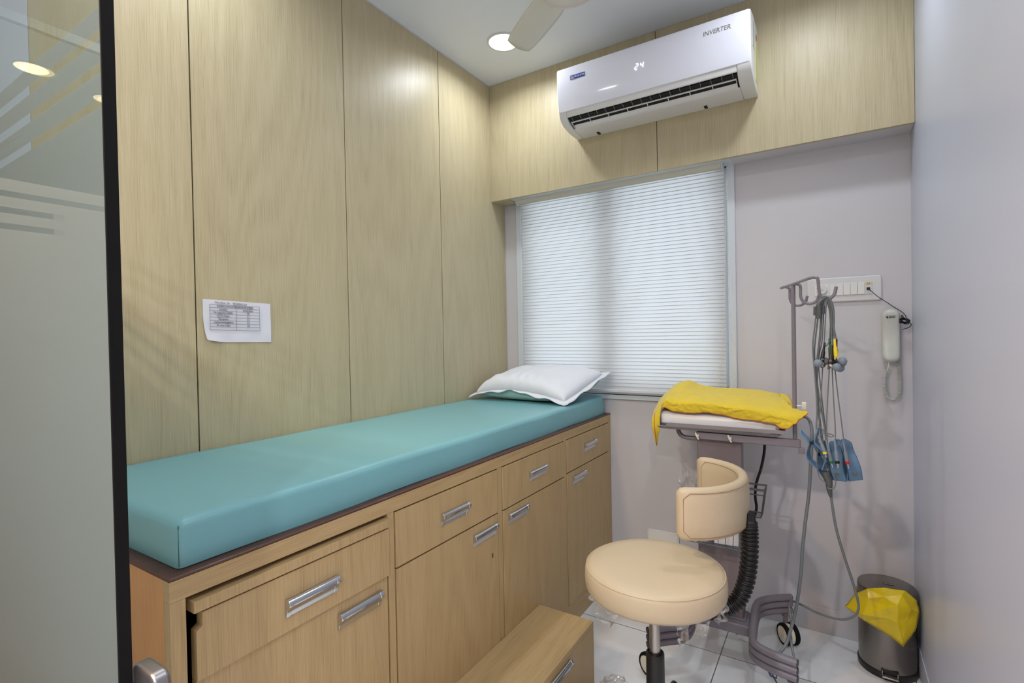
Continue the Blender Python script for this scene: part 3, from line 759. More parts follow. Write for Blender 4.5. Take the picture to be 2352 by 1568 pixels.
# backrest
BC = Vector((-.392, 1.640, 0)); bz0, bz1 = .632, .782
def bp(a, off, z):
    sx_ = .163; sy_ = .196
    c = math.cos(a); s_ = math.sin(a)
    p = Vector((BC.x+sx_*c, BC.y+sy_*s_, z)); nrm = Vector((c/sx_, s_/sy_, 0)).normalized()
    return p+nrm*off
NA = 44; rows = []
A0, A1 = R(-84), R(94)
sec = [(-.016, .014), (-.0175, .05), (-.0175, .1), (-.0165, .138), (-.011, .147), (-.002, .150), (.008, .147), (.0135, .138), (.016, .1), (.016, .05), (.0145, .014), (.009, .004), (0, 0), (-.011, .004)]
for i in range(NA+1):
    t = i/NA; a = A0+(A1-A0)*t
    e = min(t, 1-t); k = math.sqrt(max(0.02, 1-(1-min(1, e/.05))**2))
    lift = .0
    row = []
    for o_, h in sec:
        hh = .075+(h-.075)*(.80+.20*k); row.append(bp(a, o_*(.25+.75*k), bz0+hh+lift))
    rows.append(row)
g = G(); V = g.grid(rows, closed_u=True); g.face(V[0]); g.face(V[-1][::-1])
br = g.obj('backrest', m_beige, so, smooth=True, auto=180)
for off in (.0155, -.0170):
    g = G(); L = []
    for i in range(3, NA-2): a = A0+(A1-A0)*i/NA; L.append(bp(a, off, bz1-.0135))
    a = A0+(A1-A0)*(NA-1.6)/NA; L += [bp(a, off*.97, bz1-.03), bp(a, off*.97, bz0+.03)]
    for i in range(NA-3, 2, -1): a = A0+(A1-A0)*i/NA; L.append(bp(a, off*.97, bz0+.0125))
    a = A0+(A1-A0)*1.6/NA; L += [bp(a, off*.97, bz0+.03), bp(a, off*.97, bz1-.03)]
    g.tube(L, .0008, 5, closed=True); g.obj('seam', m_stitch, br, smooth=True)
arm = [Vector(p) for p in [(-.37, 1.50, .445), (-.33, 1.535, .405), (-.285, 1.575, .395), (-.245, 1.60, .420), (-.222, 1.612, .475), (-.212, 1.618, .545), (-.210, 1.622, .61), (-.212, 1.625, .650)]]
ap = smooth_path(arm, 44); 
g = G(); g.tube(ap, .02, 20, rf=lambda t: .0222+.0024*max(-1, min(1, 2.2*math.sin(t*2*PI*34)))*(1 if t < .96 else 0)); g.obj('corrugated_arm', m_black, so, smooth=True, auto=40)
g = G(); g.lathe([(.014, 0), (.023, 0), (.0235, .024), (.019, .028), (.016, .05), (.001, .05)], (-.212, 1.625, .632), n=8); g.obj('arm_socket', m_black, so)
g = G(); g.box(-.222, -.216, 1.618, 1.640, .66, .74); g.obj('bracket', m_bluegrey, so)
# shreds of clear wrapping left under the seat
def shred(parent, c, w_, h_, rz, seed, name='wrapping_film', amp=.012, lean=(0, 0)):
    g = G(); rnd = random.Random(seed); d = Vector((math.cos(rz), math.sin(rz), 0)); nn = Vector((-d.y, d.x, 0)); rows = []
    for i in range(9):
        row = []
        for j in range(9):
            u = j/8-.5; v = i/8
            q_ = Vector(c)+d*u*w_*(1-.45*v*(.5+abs(u)))+nn*(amp*mnoise.noise(Vector((u*5, v*4, seed)))*(.3+v)*1.6)+Vector((0, 0, -v*h_*(1-.35*mnoise.noise(Vector((u*6, seed, 0))))))
            q_ += Vector((lean[0]*v, lean[1]*v, 0)); row.append(q_)
        rows.append(row)
    g.grid(rows); return g.obj(name, m_film, parent, smooth=True)
for c, w_, h_, rz, sd in [(KP1, .06, .075, .4, 3)] if False else []: pass
shred(so, (-.325, 1.30, .484), .05, .055, R(60), 5); shred(so, (-.285, 1.33, .484), .04, .045, R(20), 6)
shred(so, (-.53, 1.285, .484), .10, .055, R(-25), 8); shred(so, (-.60, 1.36, .484), .04, .045, R(-35), 9)
shred(so, (-.255, 1.42, .495), .07, .05, R(70), 11)

# ------------------------------------------------------------------ ECG trolley
tr = thing('instrument_trolley', (-.355, 1.99, 0), 'grey metal instrument trolley on castors with cable hooks by the back wall', 'trolley')
def cyl_box(g, *a): g.box(*a)
g = G(); g.box(-.450, -.256, 1.950, 2.058, .128, .165); g.obj('base_beam', m_greymetal, tr, bevel=.004)
# three stacked bent tubes at each end of the base
rt = [(-.150, 2.235), (-.232, 2.165), (-.256, 2.105), (-.240, 1.86), (-.222, 1.815), (-.108, 1.775)]
rpts = [(-.146, 2.240), (-.205, 2.195), (-.243, 2.150), (-.254, 2.100), (-.250, 2.00), (-.242, 1.90), (-.228, 1.845), (-.180, 1.815), (-.102, 1.800)]
lpts = [(-.556, 1.740), (-.505, 1.790), (-.470, 1.820), (-.450, 1.86), (-.448, 1.92), (-.456, 2.00), (-.460, 2.10), (-.476, 2.16), (-.51, 2.20), (-.59, 2.24)]
for pts in (rpts, lpts):
    for k in range(3):
        z = .1225+.025*k
        o = G().tube([(x, y, z) for x, y in pts], .0125, 14, res=5).obj('base_tube', m_greymetal, tr, smooth=True)
        for e_, n_ in ((pts[0], pts[1]), (pts[-1], pts[-2])):
            g = G()
            dd_ = (Vector((e_[0], e_[1], 0))-Vector((n_[0], n_[1], 0))).normalized()
            c = Vector((e_[0], e_[1], z)); g.cyl(c, c+dd_*.002, .0115, 14)
            g.obj('end_plug', m_black, o)
def castor(x, y, rz, parent=None):
    c = Vector((x, y, 0)); d = Vector((math.cos(rz), math.sin(rz), 0)); nrm = Vector((-d.y, d.x, 0)); off = d*.018
    g = G(); g.cyl(c+Vector((0, 0, .070)), c+Vector((0, 0, .112)), .0085, 14); g.tube([c+Vector((0, 0, .074)), c+off*.6+Vector((0, 0, .064)), c+off+Vector((0, 0, .045))], .0085, 12, res=3); g.cyl(c+Vector((0, 0, .100)), c+Vector((0, 0, .1035)), .0125, 14)
    k = g.obj('castor', m_greymetal, tr, smooth=True)
    wc = c+off+Vector((0, 0, .0405))
    g = G(); g.lathe([(.010, -.010), (.030, -.010), (.036, -.006), (.036, .006), (.030, .010), (.010, .010)], wc, nrm, 28); g.obj('castor_body', m_cream, k, smooth=True)
    for s_ in (-1, 1):
        g = G(); g.lathe([(.028, s_*.009), (.038, s_*.010), (.0400, s_*.013), (.0400, s_*.021), (.038, s_*.0245), (.028, s_*.0245)], wc, nrm, 32); g.obj('tyre', m_rubber, k, smooth=True)
        g = G(); g.lathe([(.0001, s_*.010), (.0295, s_*.010), (.0295, s_*.025), (.025, s_*.0262), (.0001, s_*.0265)], wc, nrm, 32); g.obj('wheel_disc', m_cream, k, smooth=True)
castor(-.165, 2.225, R(-53)); castor(-.120, 1.815, R(-35)); castor(-.540, 1.765, R(150)); castor(-.57, 2.225, R(200))
g = G(); g.box(-.437, -.282, 1.988, 2.048, .165, .838); g.obj('column', m_colmetal, tr, bevel=.006, seg=3)
g = G(); g.box(-.445, -.274, 1.980, 2.0535, .1652, .170); g.obj('column_foot', m_greymetal, tr, bevel=.001)
g = G(); g.box(-.434, -.094, 1.966, 1.986, .815, .842); g.obj('cross_bar', m_greymetal, tr, bevel=.003)
# handle loop under the tray
for hp in ([(-0.5150, 2.0200, 0.8450), (-0.5070, 2.0200, 0.8200), (-0.4890, 2.0200, 0.8080), (-0.4600, 2.0200, 0.8060), (-0.4240, 2.0200, 0.8070)], [(-0.2930, 2.0200, 0.8130), (-0.2530, 2.0200, 0.8150), (-0.2240, 2.0200, 0.8210), (-0.2070, 2.0200, 0.8320), (-0.2030, 2.0200, 0.8450)]):
    G().tube(hp, .0085, 12, res=5).obj('side_handle', m_greymetal, tr, smooth=True)
for x in (-.428, -.315):
    g = G(); g.cyl((x, 1.958, .828), (x, 1.967, .828), .0065, 12); g.box(x-.003, x+.003, 1.952, 1.958, .814, .842, rot=Matrix.Rotation(R(-25), 3, 'Y')); g.obj('wing_knob', m_cream, tr, bevel=.002)
# tray
TX0, TX1, TY0, TY1, TZ = -.590, -.148, 1.955, 2.275, .848
g = G()
rows = [[(TX0-.012, TY0+.012, TZ+.020), (TX0-.012, TY1-.012, TZ+.020)], [(TX0+.012, TY0, TZ), (TX0+.012, TY1, TZ)], [(TX1-.016, TY0, TZ), (TX1-.016, TY1, TZ)], [(TX1+.006, TY0+.012, TZ+.016), (TX1+.006, TY1-.012, TZ+.016)]]
g.grid(rows)
g.grid([[(TX0+.012, TY0, TZ), (TX1-.016, TY0, TZ)], [(TX0+.002, TY0-.008, TZ+.010), (TX1-.008, TY0-.008, TZ+.010)]])
g.grid([[(TX0+.012, TY1, TZ), (TX1-.016, TY1, TZ)], [(TX0, TY1+.006, TZ+.014), (TX1, TY1+.006, TZ+.014)]])
o_ = g.obj('tray', m_traymetal, tr, solid=.002)
rp = [(-0.5420, 1.9450, 0.8570), (-0.1380, 1.9450, 0.8610), (-0.1340, 1.9450, 0.8730), (-0.1530, 1.9450, 0.8740), (-0.5220, 1.9450, 0.8730), (-0.5370, 1.9450, 0.8670)]
G().prism([(q_[0], q_[2]) for q_ in rp], 'y', 1.944, 1.9465).obj('front_lip', m_traymetal, o_, bevel=.0006)
rp = [(-0.5760, 1.9500, 0.8700), (-0.5450, 1.9500, 0.9140), (-0.5410, 1.9500, 0.8770), (-0.5560, 1.9500, 0.8580)]
G().box(-.43, -.28, 1.99, 2.20, .8425, .8465).obj('tray_mount', m_greymetal, tr)
# cable pole with hooks
PX, PY = -.111, 1.99
g = G(); g.cyl((PX, PY-.006, .842), (PX, PY-.006, 1.372), .0068, 16); pole = g.obj('cable_pole', m_greymetal, tr, smooth=True)
hz_ = 1.371
barp = [Vector((-.157, 2.115, hz_-.001)), Vector((PX, PY-.006, hz_)), Vector((-.062, 1.83, hz_+.002))]
g = G(); g.tube([barp[0], barp[1], barp[2], barp[2]+Vector((.02, -.012, .001)), barp[2]+Vector((.027, -.012, -.006)), barp[2]+Vector((.030, -.010, -.045)), barp[2]+Vector((.038, -.009, -.062)), barp[2]+Vector((.052, -.008, -.068)), barp[2]+Vector((.068, -.006, -.054)), barp[2]+Vector((.074, -.005, -.030))], .0048, 10, res=5); g.obj('hook', m_greymetal, pole, smooth=True)
for b_ in (Vector((-.112, 1.975, hz_)), Vector((-.151, 2.09, hz_))):
    g = G(); g.tube([b_, b_+Vector((.016, 0, -.002)), b_+Vector((.023, 0, -.010)), b_+Vector((.024, 0, -.045)), b_+Vector((.034, 0, -.064)), b_+Vector((.052, 0, -.069)), b_+Vector((.070, 0, -.060)), b_+Vector((.078, 0, -.036))], .0046, 10, res=5); g.obj('hook', m_greymetal, pole, smooth=True)
g = G(); g.cyl((PX, PY-.006, .956), (PX+.022, PY-.006, .956), .003, 8); g.prism(rr(PY-.016, PY+.004, .942, .970, .004), 'x', PX+.022, PX+.036); g.obj('pole_knob', m_cream, pole, bevel=.0015)
G().box(-.100, -.082, 1.968, 1.984, .795, .816).obj('bar_end_stop', m_greymetal, tr, bevel=.002)
# wire side basket on the column, right
def wire_basket(name, x0, x1, y0, y1, z0, z1, m, taper=.02, nx=6, nz=3, r=.0022):
    g = G()
    def rect(z, k, rr_=r): g.tube([(x0+k, y0+k, z), (x1-k, y0+k, z), (x1-k, y1, z), (x0+k, y1, z)], rr_, 6, closed=True)
    rect(z1, 0, r*1.5); rect(z1-.018, taper*.15)
    rect(z0, taper)
    for i in range(nx+1):
        t_ = i/nx; xa = x0+(x1-x0)*t_; xb = x0+taper+(x1-x0-2*taper)*t_
        g.tube([(xa, y0, z1), (xb, y0+taper, z0), (xb, y1, z0), (xa, y1, z1)], r*.8, 5)
    for i in range(1, nz+1):
        y = y0+taper+(y1-y0-taper)*i/(nz+1); g.tube([(x0, y, z1), (x0+taper, y, z0), (x1-taper, y, z0), (x1, y, z1)], r*.8, 5)
    return g.obj(name, m, tr, smooth=True)
wire_basket('side_basket', -.281, -.208, 1.985, 2.06, .545, .648, m_darkwire, .014, 1, 4, .0022)
wire_basket('front_basket', -.475, -.262, 1.865, 1.985, .462, .575, m_bluegrey, .012, 8, 4, .0016)

# contents of the front basket
bt = thing('bottle', (-.440, 1.925, .464), 'small white bottle with a dark cap in the wire basket, behind the backrest', 'bottle')
G().lathe([(.001, 0), (.022, 0), (.023, .004), (.023, .085), (.020, .10), (.009, .11), (.009, .12), (.001, .12)], (-.440, 1.925, .4645), n=24).obj('body', m_white_pl, bt, smooth=True)
G().lathe([(.010, .121), (.011, .123), (.011, .14), (.001, .141)], (-.440, 1.925, .4645), n=20).obj('cap', m_black, bt, smooth=True)
b2 = thing('gel_bottle', (-.405, 1.90, .464), 'tall clear squeeze bottle with a maroon band in the wire basket', 'bottle')
G().lathe([(.001, 0), (.020, 0), (.021, .05), (.021, .20), (.016, .225), (.008, .235), (.008, .25), (.001, .25)], (-.405, 1.905, .4645), n=24).obj('body', mat('clear_plastic', rgb(220, 224, 222), .12, trans=.6, alpha=.8), b2, smooth=True)
G().lathe([(.0214, .13), (.0218, .131), (.0218, .17), (.0214, .171)], (-.405, 1.905, .4645), n=24, caps=False).obj('maroon_band', m_redd, b2, smooth=True)
bx_ = tag(G().box(-.365, -.285, 1.895, 1.965, .4645, .54, rot=Matrix.Rotation(R(6), 3, 'Z')).obj('tissue_box', m_white_pl, None, bevel=.003), 'white box behind the black corrugated arm, in the wire basket', 'box')
g = G(); rows = []
for i in range(15):
    row = []
    for j in range(15):
        u = j/14; v = i/14
        row.append(Vector((-.480+.07*u+.012*mnoise.noise(Vector((u*4, v*5, 2))), 1.90+.03*mnoise.noise(Vector((u*5, v*3, 7)))+.02*u, .60+.15*v*(1-.35*u)+.03*mnoise.noise(Vector((u*3, v*3, 1))))))
    rows.append(row)
g.grid(rows); tag(g.obj('plastic_wrapper', m_film, None, smooth=True), 'crumpled clear plastic wrapper rising from the wire basket behind the backrest', 'wrapper')

# ------------------------------------------------------------------ ECG machine + duster
em = thing('electrocardiograph', (-.36, 2.10, TZ), 'white electrocardiograph machine under the yellow cloth on the trolley tray', 'medical machine')
ex0, ex1, ey0, ey1 = -.570, -.160, 1.968, 2.235
g = G(); g.prism([(ey0+.004, .8605), (ey0, .868), (ey0-.002, .898), (ey0+.008, .912), (ey1-.05, .945), (ey1, .945), (ey1, .8605)], 'x', ex0, ex1); g.obj('body', m_white_pl, em, bevel=.010, seg=4)
for x in (-.525, -.20):
    for y in (2.0, 2.2): G().cyl((x, y, .8492), (x, y, .8615), .014, 16).obj('foot', m_white_r, em, smooth=True)

cl = thing('cleaning_cloth', (-.36, 2.09, .95), 'crumpled yellow cotton cloth with orange stitched hem over the machine', 'cloth')
rowsC = [
 [(-0.5970, 1.9750, 0.8830), (-0.5510, 1.9570, 0.9260), (-0.5160, 1.9570, 0.9160), (-0.4440, 1.9570, 0.9130), (-0.3900, 1.9570, 0.9180), (-0.3380, 1.9570, 0.9120), (-0.2800, 1.9570, 0.9020), (-0.2240, 1.9570, 0.9000), (-0.1720, 1.9550, 0.8920), (-0.1510, 1.9450, 0.8820), (-0.1260, 1.9350, 0.8840)],
 [(-0.6010, 1.9900, 0.8910), (-0.5470, 1.9570, 0.9400), (-0.5100, 1.9550, 0.9320), (-0.4430, 1.9530, 0.9300), (-0.3890, 1.9530, 0.9330), (-0.3370, 1.9530, 0.9280), (-0.2790, 1.9530, 0.9210), (-0.2230, 1.9530, 0.9160), (-0.1710, 1.9520, 0.9090), (-0.1380, 1.9420, 0.9000), (-0.1000, 1.9300, 0.9130)],
 [(-0.6070, 2.0200, 0.9000), (-0.5460, 1.9680, 0.9570), (-0.5090, 1.9620, 0.9540), (-0.4440, 1.9600, 0.9550), (-0.3900, 1.9600, 0.9540), (-0.3380, 1.9600, 0.9510), (-0.2800, 1.9600, 0.9450), (-0.2230, 1.9600, 0.9420), (-0.1690, 1.9580, 0.9340), (-0.1220, 1.9450, 0.9280), (-0.0700, 1.9250, 0.9420)],
 [(-0.6080, 2.0600, 0.9160), (-0.5510, 2.0300, 0.9720), (-0.5090, 2.0300, 0.9770), (-0.4520, 2.0300, 0.9730), (-0.3960, 2.0300, 0.9690), (-0.3420, 2.0300, 0.9680), (-0.2820, 2.0300, 0.9650), (-0.2240, 2.0300, 0.9610), (-0.1670, 2.0200, 0.9560), (-0.1340, 1.9850, 0.9440), (-0.0930, 1.9600, 0.9440)],
 [(-0.6070, 2.1200, 0.9410), (-0.5490, 2.1200, 0.9910), (-0.5050, 2.1200, 1.0000), (-0.4630, 2.1200, 0.9850), (-0.4050, 2.1200, 0.9770), (-0.3490, 2.1200, 0.9760), (-0.2890, 2.1200, 0.9740), (-0.2290, 2.1200, 0.9720), (-0.1740, 2.1100, 0.9670), (-0.1450, 2.0600, 0.9620), (-0.1260, 2.0100, 0.9510)],
 [(-0.6100, 2.2100, 0.9420), (-0.5570, 2.2100, 0.9950), (-0.5120, 2.2100, 1.0090), (-0.4770, 2.2100, 0.9980), (-0.4170, 2.2100, 0.9850), (-0.3550, 2.2100, 0.9820), (-0.2980, 2.2100, 0.9830), (-0.2360, 2.2100, 0.9790), (-0.1860, 2.2000, 0.9720), (-0.1570, 2.1700, 0.9610), (-0.1360, 2.1000, 0.9500)],
 [(-0.6170, 2.2700, 0.9020), (-0.5660, 2.2700, 0.9430), (-0.5190, 2.2700, 0.9510), (-0.4830, 2.2700, 0.9510), (-0.4250, 2.2700, 0.9480), (-0.3630, 2.2700, 0.9470), (-0.3030, 2.2700, 0.9480), (-0.2390, 2.2700, 0.9460), (-0.1900, 2.2600, 0.9430), (-0.1630, 2.2400, 0.9330), (-0.1400, 2.1600, 0.9240)]]
def interp_grid(rows, ru, rv):
    rs = [smooth_path([Vector(p) for p in r], ru) for r in rows]; n = len(rs[0]); cols = []
    for j in range(n): cols.append(smooth_path([r[j] for r in rs], rv))
    return [[cols[j][i] for j in range(n)] for i in range(len(cols[0]))]
Pg = interp_grid(rowsC, 16, 14)
for i, r_ in enumerate(Pg):
    for j, p in enumerate(r_):
        wv_ = mnoise.noise(Vector((p.x*9, p.y*9, 2)))*2.2
        n_ = mnoise.noise(Vector((p.x*20, p.y*30, p.z*30)))*.0030
        n_ += (.5-abs(mnoise.noise(Vector((p.x*24+wv_, p.y*50+p.z*60+wv_, 4)))))*.0070
        n_ += (.5-abs(mnoise.noise(Vector((p.x*46+p.z*50-wv_, p.y*70-wv_, 9)))))*.0036
        n_ += (.5-abs(mnoise.noise(Vector((p.x*90+wv_, p.y*120+p.z*60, 3)))))*.0016-.004
        edge_ = min(1, i/9)
        p.z += n_*(.3+.7*edge_); p.y += n_*.8-.0015
g = G(); g.grid(Pg); cbody = g.obj('fabric', m_yellow, cl, smooth=True, auto=180, solid=.0012)
hem = [p.copy()+Vector((0, -.0008, 0)) for p in Pg[0]]+[Pg[i][-1].copy() for i in range(1, len(Pg)//3)]
g = G(); g.tube(hem, .0014, 5); g.obj('stitched_hem', m_hem, cl, smooth=True)
# corner hanging over the left of the tray
fl = interp_grid([[(-0.5340, 1.9650, 0.9610), (-0.6050, 2.0200, 0.8990), (-0.6140, 2.0600, 0.8750)], [(-0.5560, 1.9550, 0.9360), (-0.6030, 1.9900, 0.8860), (-0.6160, 2.0500, 0.8640)], [(-0.5620, 1.9500, 0.8940), (-0.5980, 1.9600, 0.8730), (-0.6060, 2.0400, 0.8430)], [(-0.5650, 1.9550, 0.8430), (-0.5920, 1.9500, 0.8420), (-0.6010, 2.0200, 0.8170)], [(-0.5750, 1.9650, 0.8100), (-0.5870, 1.9550, 0.8090), (-0.5950, 2.0000, 0.7970)], [(-0.5820, 1.9750, 0.7750), (-0.5840, 1.9730, 0.7740), (-0.5870, 1.9800, 0.7700)]], 8, 7)
for r_ in fl:
    for p in r_: p.y += mnoise.noise(Vector((p.x*60, p.z*30, 3)))*.003
g = G(); g.grid(fl); g.obj('hanging_corner', m_yellow, cl, smooth=True, auto=180, solid=.0012)
g = G(); g.tube([r_[len(r_)//2-3]+Vector((0, -.0014, 0)) for r_ in fl[8:]], .0013, 5); g.obj('stitched_hem', m_hem, cl, smooth=True)

fl = interp_grid([[(-0.1710, 2.1600, 0.9770), (-0.1510, 2.1500, 0.9750), (-0.1410, 2.1500, 0.9710)], [(-0.1610, 2.1200, 0.9620), (-0.1360, 2.1100, 0.9640), (-0.1270, 2.1000, 0.9550)], [(-0.1500, 2.0600, 0.9460), (-0.1300, 2.0500, 0.9450), (-0.1200, 2.0400, 0.9380)], [(-0.1390, 2.0200, 0.9290), (-0.1260, 2.0150, 0.9260), (-0.1190, 2.0100, 0.9240)]], 6, 6)
g = G(); g.grid(fl); g.obj('folded_corner', m_yellow, cl, smooth=True, auto=180, solid=.0012)
g = G(); g.tube([r_[-1] for r_ in fl], .0013, 5); g.obj('stitched_hem', m_hem, cl, smooth=True)

# ------------------------------------------------------------------ leads
ld = thing('lead_cable', (-.02, 1.82, 1.31), 'bundle of grey electrocardiograph leads looped over the nearest trolley hook', 'cable')
def wire(name, pts, r=.0017, m=m_cable, par=ld, res=8): return G().tube(pts, r, 7, res=res).obj(name, m, par, smooth=True)
top_ = (-.022, 1.822, 1.316)
def hang(px, yv, side): pass
L_ = [
 # loops of the long leads (down to the clamps) : each goes over the hook and hangs on both sides
 ([(-0.0270, 1.8000, 1.3020), (-0.0360, 1.8000, 1.2890), (-0.0460, 1.8000, 1.2100), (-0.0500, 1.8000, 1.1570), (-0.0440, 1.8000, 1.0510), (-0.0410, 1.8000, 0.9720), (-0.0430, 1.8000, 0.9120), (-0.0370, 1.7900, 0.8840)], .0023),
 ([(-0.0200, 1.8100, 1.3100), (-0.0300, 1.8100, 1.2890), (-0.0420, 1.8100, 1.1970), (-0.0460, 1.8100, 1.1300), (-0.0370, 1.8100, 1.0240), (-0.0260, 1.8100, 0.9450), (-0.0180, 1.8000, 0.8810)], .0023),
 ([(-0.0170, 1.8150, 1.3120), (-0.0250, 1.8150, 1.2830), (-0.0310, 1.8150, 1.1970), (-0.0390, 1.8150, 1.1170), (-0.0410, 1.8150, 1.0230), (-0.0330, 1.8150, 0.9170), (-0.0240, 1.8100, 0.8390), (-0.0190, 1.8100, 0.7890)], .0034),
 ([(-0.0150, 1.8200, 1.3120), (-0.0200, 1.8200, 1.2830), (-0.0260, 1.8200, 1.1830), (-0.0360, 1.8200, 1.1170), (-0.0300, 1.8200, 1.0230), (-0.0230, 1.8200, 0.9430), (-0.0140, 1.8100, 0.8530)], .0018),
 ([(-0.0110, 1.8000, 1.3120), (-0.0150, 1.8000, 1.2750), (-0.0200, 1.8000, 1.1840), (-0.0250, 1.8000, 1.1050), (-0.0310, 1.8000, 0.9990), (-0.0380, 1.8000, 0.8920), (-0.0430, 1.8000, 0.8120), (-0.0370, 1.8000, 0.7660), (-0.0190, 1.8000, 0.7490)], .0017),
 ([(-0.0080, 1.8000, 1.3100), (0.0020, 1.8000, 1.2880), (0.0030, 1.8000, 1.2090), (-0.0040, 1.8000, 1.1570), (-0.0090, 1.8000, 1.0790), (-0.0150, 1.8000, 0.9730), (-0.0170, 1.8000, 0.9140), (-0.0160, 1.7900, 0.8760)], .0017),
 ([(-0.0090, 1.7950, 1.3100), (-0.0010, 1.7950, 1.2810), (0.0010, 1.7950, 1.1960), (-0.0010, 1.8000, 1.1180), (0.0010, 1.8000, 1.0270), (0.0050, 1.7900, 0.9240), (0.0050, 1.7800, 0.8840)], .0017),
 ([(-0.0050, 1.7950, 1.3080), (0.0050, 1.7950, 1.2740), (0.0050, 1.7950, 1.1960), (0.0050, 1.8000, 1.1180), (0.0120, 1.8000, 1.0270), (0.0210, 1.7900, 0.9380), (0.0260, 1.7800, 0.8860)], .0017),
 ([(-0.0140, 1.8100, 1.3070), (-0.0060, 1.8100, 1.2690), (-0.0040, 1.8100, 1.1960), (-0.0080, 1.8000, 1.1770), (-0.0170, 1.7900, 1.1640), (-0.0200, 1.7900, 1.1710)], .0017),
 ([(-0.0100, 1.8000, 1.3060), (-0.0030, 1.8000, 1.2620), (-0.0050, 1.8000, 1.2100), (-0.0060, 1.8000, 1.1860)], .0019),
 ([(-0.0080, 1.8000, 1.3060), (-0.0010, 1.8000, 1.2620), (-0.0010, 1.7900, 1.1970), (-0.0010, 1.7850, 1.1680)], .0019),
 ([(-0.0050, 1.7900, 1.3070), (0.0040, 1.7900, 1.2680), (0.0040, 1.7900, 1.2220), (0.0060, 1.7850, 1.1850)], .0019),
 ([(-0.0020, 1.7900, 1.3070), (0.0030, 1.7900, 1.2680), (0.0050, 1.7900, 1.2220), (0.0110, 1.7900, 1.1850)], .0017),
 ([(-0.0360, 1.8000, 0.8880), (-0.0270, 1.8000, 0.9000), (-0.0100, 1.8000, 0.9000), (0.0010, 1.8000, 0.8960), (-0.0070, 1.8000, 0.8910), (-0.0180, 1.8000, 0.8990), (-0.0380, 1.8000, 0.9250)], .0016),
 ([(-0.0010, 1.8000, 0.7770), (0.0050, 1.8000, 0.7590), (0.0010, 1.8000, 0.7380), (-0.0110, 1.8000, 0.7340), (-0.0170, 1.8000, 0.7380)], .0016),
]
L_ += [([(-0.0430, 1.8000, 1.2740), (-0.0360, 1.8000, 1.2970), (-0.0270, 1.8000, 1.3100), (-0.0160, 1.8000, 1.3150), (-0.0060, 1.8000, 1.3090), (0.0010, 1.8000, 1.2900), (0.0030, 1.8000, 1.2610)], .0019),
 ([(-0.0390, 1.7950, 1.2680), (-0.0320, 1.7950, 1.2940), (-0.0220, 1.7950, 1.3070), (-0.0120, 1.7950, 1.3130), (-0.0030, 1.7950, 1.3040), (0.0040, 1.7950, 1.2790), (0.0050, 1.7950, 1.2350)], .0019),
 ([(-0.0300, 1.8100, 1.2680), (-0.0250, 1.8100, 1.2920), (-0.0190, 1.8100, 1.3060), (-0.0100, 1.8100, 1.3110), (-0.0030, 1.8100, 1.3010), (0.0010, 1.8100, 1.2800), (-0.0010, 1.8100, 1.2290)], .0019),
 ([(-0.0220, 1.8000, 1.2620), (-0.0190, 1.8000, 1.2890), (-0.0150, 1.8000, 1.3030), (-0.0080, 1.8000, 1.3080), (-0.0010, 1.8000, 1.2980), (0.0020, 1.8000, 1.2720), (0.0020, 1.8000, 1.2220)], .0019)]
for p_, r_ in L_: wire('lead_wire', p_, r_)
g = G()
for a, b, c, d_ in ((1869,1876,702,728), (1878,1886,699,732), (1886,1894,700,722)): pass
for P0, P1, rr_ in (((-0.0420, 1.8000, 1.2840), (-0.0430, 1.8000, 1.2580), .0052), ((-0.0320, 1.7900, 1.2890), (-0.0330, 1.7900, 1.2470), .0068), ((-0.0220, 1.8000, 1.2860), (-0.0230, 1.8000, 1.2620), .0055)):
    g.cyl(P0, P1, rr_, 12); 
g.obj('junction_sleeve', m_cable_d, ld, smooth=True)
# yoke and trunk cable going down to the floor and back
G().tube([(-0.0210, 1.8100, 0.7830), (-0.0170, 1.8100, 0.7660), (-0.0130, 1.8100, 0.7530), (-0.0110, 1.8100, 0.7270), (-0.0080, 1.8200, 0.7050)], .008, 12, res=5, rf=lambda t: .011 if t < .45 else .011-.0065*(t-.45)/.55).obj('yoke', m_cable_d, ld, smooth=True)
wire('trunk_cable', [(-0.0080, 1.8200, 0.7080), (0.0040, 1.8400, 0.6070), (0.0260, 1.8600, 0.5100), (0.0460, 1.8800, 0.4320), (0.0600, 1.9000, 0.3660), (0.0590, 1.9000, 0.3320), (0.0420, 1.9100, 0.3030), (0.0080, 1.9300, 0.2800), (-0.0480, 1.9700, 0.2650), (-0.1000, 2.0000, 0.2660), (-0.1300, 2.0200, 0.2610), (-0.1340, 1.9800, 0.2550), (-0.1260, 1.9500, 0.2190), (-0.1290, 1.9300, 0.1840), (-0.1190, 1.9000, 0.1440), (-0.1080, 1.8800, 0.1160)], .0040)
pc = thing('patient_cable', (-.08, 1.96, .85), 'thick grey cable curving from the machine down to the trolley base', 'cable')
G().tube([(-0.0980, 2.0600, 0.9060), (-0.0780, 2.0200, 0.9130), (-0.0640, 1.9800, 0.8990), (-0.0600, 1.9500, 0.8640), (-0.0640, 1.9500, 0.7760), (-0.0700, 1.9500, 0.6740), (-0.0820, 1.9500, 0.5700), (-0.0910, 1.9500, 0.4800), (-0.0970, 1.9500, 0.3900), (-0.1110, 1.9600, 0.2790), (-0.1260, 1.9400, 0.2100), (-0.1390, 1.8800, 0.1780), (-0.1560, 1.8500, 0.1600), (-0.1710, 1.8400, 0.1320)], .0052, 10, res=8).obj('cord', m_cable, pc, smooth=True)
pw = thing('power_cord', (-.2, 1.97, .83), 'black power cord dropping from the machine behind the column', 'cord')
